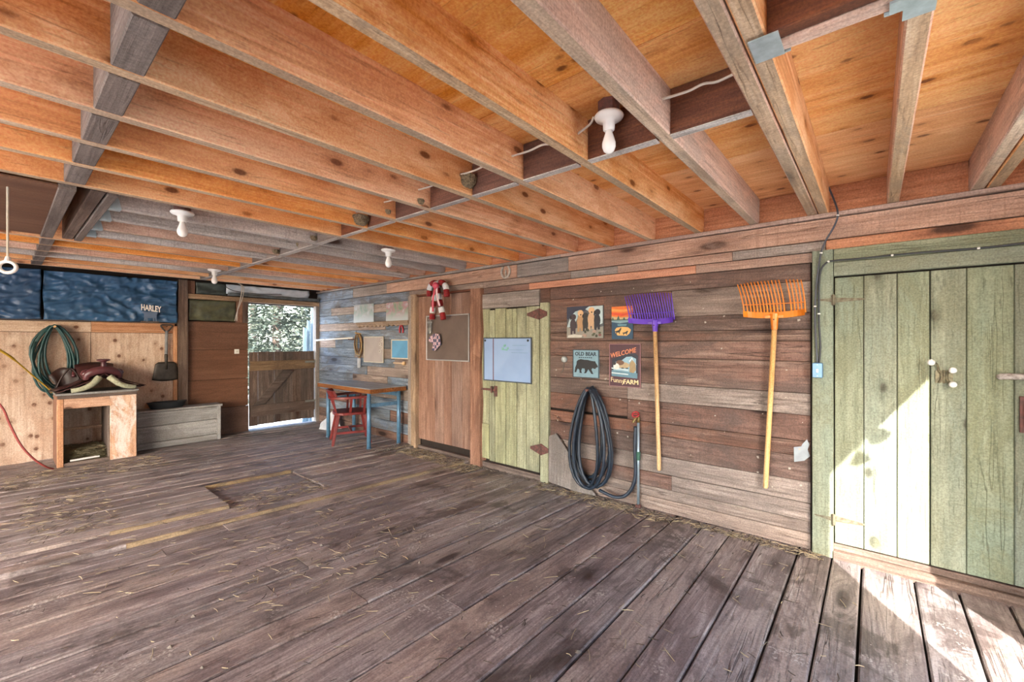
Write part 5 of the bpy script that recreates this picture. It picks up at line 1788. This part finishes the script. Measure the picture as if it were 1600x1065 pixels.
nest('mud bird nest stuck to the joist, largest of them', 730, 283, .055, 1.795 - .029)
nest('small mud nest clump round the cable hole of a pale joist', 657, 315, .025, 2.17 - .029)
nest('tiny mud nest remnant round the cable hole of an orange joist', 606, 331, .022, 2.54 - .029)
nest('broad mud bird nest on the orange joist near the far blocking', 563, 344, .058, 2.89 - .029)
nest('dry grass nest remnant on the first grey joist near the strip', 490, 372, .03, 3.68 - .029)
nest('dry grass nest remnant on the second grey joist near the strip', 468, 383, .03, 4.05 - .029)
nest('dry grass nest remnant on the pinkish joist near the strip', 431, 393, .032, 4.44 - .029)
# light cable looping from joist to joist along the blocking
LC = plain('white_cable', '#cfc5b8', .5, 0, .08)
ysj = [j for j in alljy if j < 3.4]
for k, (a, b) in enumerate(zip(ysj, ysj[1:])):
    zc = 2.335 if k else 2.345
    P = [(1.66, a + .028, zc), (1.675, a + .12, zc - .004), (1.685, (a + b) / 2, zc + .012), (1.675, b - .12, zc), (1.655, b - .028, zc - .006)]
    if abs((a + b) / 2 - .875) < .05:
        P = [(1.66, b - .028, zc - .01), (1.66, b - .09, zc + .012), (1.657, .93, 2.372)]
    o = MB().tube(spline(P, 5), .0052, 7).build('ceiling_cable', LC, smooth=True)
    tag(o, ('white cable crossing the bay beside the doubled joists', 'short white cable feeding the lamp holder under the rusty box', 'white cable in the bay next to the rusty-boxed lamp', 'white cable ending at the joist with the largest nest',
            'white cable between the largest nest and the small nest clump', 'white cable ending at the tiny nest remnant', 'white cable ending at the broad mud nest', 'white cable in the bay past the broad mud nest')[k], 'cable', 'cable spans between joists')
P = [(x, YB - .16, z) for x, z in (PB(372, 442, YB - .16), PB(378, 448, YB - .16), PB(376, 465, YB - .16), PB(371, 485, YB - .16), PB(370, 501, YB - .16))]
t = thing('loose_cable', 'pale cables looping down over the girt to the brown sheet', 'cable', P[-1])
MB().tube(spline(P, 6), .006, 7).build('cable', LC, t, smooth=True)
P2 = [(a + .03 * math.sin(i), b + .012, c) for i, (a, b, c) in enumerate(P)]
MB().tube(spline(P2, 6), .005, 7).build('cable', LC, t, smooth=True)
P = [(PB(345, 447, YB - .13)[0], YB - .13, Z_JOIST - .02), (*[PB(365, 455, YB - .13)[0]], YB - .13, 2.13), (PB(400, 462, YB - .13)[0], YB - .13, 2.11), (PB(440, 458, YB - .12)[0], YB - .12, 2.13)]
MB().tube(spline(P, 6), .005, 7).build('cable', plain('black_cable', '#33383e', .5), t, smooth=True)

# ================================================================== LITTER
spots = [(3.15, 3.43, 3.3, 4.6)] * 6 + [(3.25, 3.44, 1.2, 2.5)] * 4 + [(3.35, 3.45, .25, 1.2)] * 2 + [(.0, 1.2, 5.9, 6.6)] * 4 + [(.1, .6, 4.3, 5.6)] * 3 + [(.8, 2.0, 2.4, 3.5)] * 2 + [(1.2, 2.0, 3.9, 4.3)] * 2 + [(0, 3.4, 0, 5.5)] * 7
straws('floor_straw', 'scattered straw and hay stalks on the plank floor', spots, 2300, fz, '#b7a582', 9, (.02, .09), .0013)
straws('floor_hay', 'dark trodden hay on the plank floor', spots, 1500, fz, '#4a3d30', 10, (.02, .07), .0015)
rr = random.Random(4)
mb = MB()
for _ in range(900):
    x0, x1, ya, yb = rr.choice([(3.22, 3.46, 3.3, 4.75)] * 6 + [(3.40, 3.47, .3, 3.3)] * 5 + [(2.9, 3.4, 4.4, 4.8)] * 2 + [(.4, 3.4, .4, 5)])
    x, yy = rr.uniform(x0, x1), rr.uniform(ya, yb)
    s = rr.uniform(.004, .014)
    z = fz(x, yy)
    o = len(mb.v)
    mb.v += [Vector((x + s * rr.uniform(.6, 1.3) * math.cos(a), yy + s * rr.uniform(.6, 1.3) * math.sin(a), z)) for a in (0, 1.3, 2.5, 3.8, 5)] + [Vector((x, yy, z + s * rr.uniform(.4, .9)))]
    mb.f += [(o + i, o + (i + 1) % 5, o + 5) for i in range(5)]
tag(mb.build('floor_crumbs', plain('crumbs', '#5a4f46', .9, 0, .3, 3, '#8d857a')), 'crumbs of dirt and droppings along the wall foot', 'dirt', kind='stuff')
# paper scraps and staples left on the boards
mb = MB()
for _ in range(60):
    yy, z = rr.uniform(.36, 2.40), rr.uniform(.35, 1.88)
    s = rr.uniform(.003, .009)
    x = XW - .0055
    mb.prism([(x, yy - s, z - s * rr.uniform(.3, 1)), (x, yy + s * rr.uniform(.3, 1), z - s), (x, yy + s, z + s * rr.uniform(.2, 1)), (x, yy - s * rr.uniform(.2, 1), z + s)], (-.002, 0, 0))
mb.build('paper_scraps', plain('paper_scrap', '#b3a89b', .8, 0, .15), WR)['kind'] = 'stuff'

# ================================================================== OUTSIDE
def spruce(name, label, x, yy, z, h, seed, dens=1.0, group=None):
    t = thing(name, label, 'tree', (x, yy, z), 0, group)
    rr = random.Random(seed)
    MB().tube([(x, yy, z - .1), (x, yy, z + h * .5), (x, yy, z + h)], [h * .02, h * .013, .01], 8).build('trunk', plain('bark', '#5a4c42', .9), t)
    mb = MB()
    for k in range(int(300 * dens)):
        f = rr.random() ** .75
        zz = z + h * (.04 + .94 * (1 - f) if False else .04 + .94 * rr.random() ** 1.25)
        rad = (1 - (zz - z) / h) * h * .27 + .15
        a = rr.uniform(0, 2 * PI)
        d = Vector((math.cos(a), math.sin(a), 0))
        p = Vector((-math.sin(a), math.cos(a), 0))
        for q in range(26):
            s = rr.random() ** .6
            c = Vector((x, yy, zz)) + d * rad * s + Vector((0, 0, -.22 * rad * s * s + .05)) + p * rr.uniform(-.16, .16) * (1.1 - s) * rad
            l = rr.uniform(.10, .22)
            dd = (d * rr.uniform(.3, 1) + p * rr.uniform(-.8, .8) + Vector((0, 0, rr.uniform(-.5, .25)))).normalized() * l
            w = dd.cross(Vector((rr.uniform(-1, 1), rr.uniform(-1, 1), 1))).normalized() * l * .20
            o = len(mb.v)
            mb.v += [c, c + dd * .5 + w, c + dd, c + dd * .5 - w]
            mb.f.append((o, o + 1, o + 2, o + 3))
    mb.build('foliage', plain('frosted_needles', '#565e50', .8, 0, .2, 1.5, '#2f3a30'), t)


spruce('spruce_tree', 'tall frosted spruce filling the open half door', 5.3, 13.6, gz, 7.5, 1, 3.0)
spruce('spruce_tree', 'farther spruce half hidden behind the tall frosted one', 7.2, 21.0, gz, 8.0, 3, 1.8)
spruce('spruce_tree', 'small spruce behind the upright grey boards outside', 8.1, 17.3, gz, 4.4, 4, 1.3)
# boards standing outside the door
for k, (u0, u1, vt) in enumerate(((474.5, 479, 511), (479.5, 483.5, 500), (484.5, 489, 480))):
    Y = YB + 1.2 + .05 * k
    x0, x1 = PB(u0, 520, Y)[0], PB(u1, 520, Y)[0]
    z1 = PB(u0, vt, Y)[1]
    o = MB().prism([(x0 - .02, Y, gz - .05), (x1 - .02, Y, gz - .05), (x1 + .015 * k, Y, z1 - .02), (x0 + .015 * k, Y, z1)], (0, .03, 0)).build('fence_board', W('fence', 'Z'))
    tag(o, ('short upright grey board outside the half door', 'middle-height pale upright board outside the half door', 'tallest upright grey board outside the half door')[k], 'board', 'boards standing outside the half door')
# unseen cut-outs added in the doorway to shape the shadow on the green door
t = thing('shadow_cutouts', 'unseen tin cut-outs hung in the doorway to shape the shadow', 'ornament', (1.82, FRONT_Y - .02, 1.8))
sh = Vector((-sun_dir.x, -sun_dir.y, -sun_dir.z))


def door_pt(u, v):
    yy, zz = PW(u, v)
    k = (yy - (FRONT_Y - .02)) / sun_dir.y
    return (XW - sun_dir.x * k, FRONT_Y - .02, zz - sun_dir.z * k)


tin = plain('tin_dark', '#5a5a58', .5, .5)
poly = [(1355, 680), (1362, 668), (1377, 670), (1391, 675), (1392, 680), (1384, 688), (1372, 695), (1361, 696), (1356, 692)]
MB().prism([door_pt(*p) for p in poly], (0, .006, 0)).build('upper_cutout', tin, t)
poly = [(1338, 706), (1346, 706), (1355, 712), (1362, 718), (1350, 725), (1335, 729), (1327, 728), (1333, 716)]
MB().prism([door_pt(*p) for p in poly], (0, .006, 0)).build('lower_cutout', tin, t)
a, b = door_pt(1340, 708), door_pt(1344, 690)
MB().tube([a, b, (b[0], b[1], DOOR_H + .05)], .006, 6).build('cord', tin, t)
a = door_pt(1362, 672)
MB().tube([a, (a[0], a[1], DOOR_H + .05)], .006, 6).build('cord', tin, t)
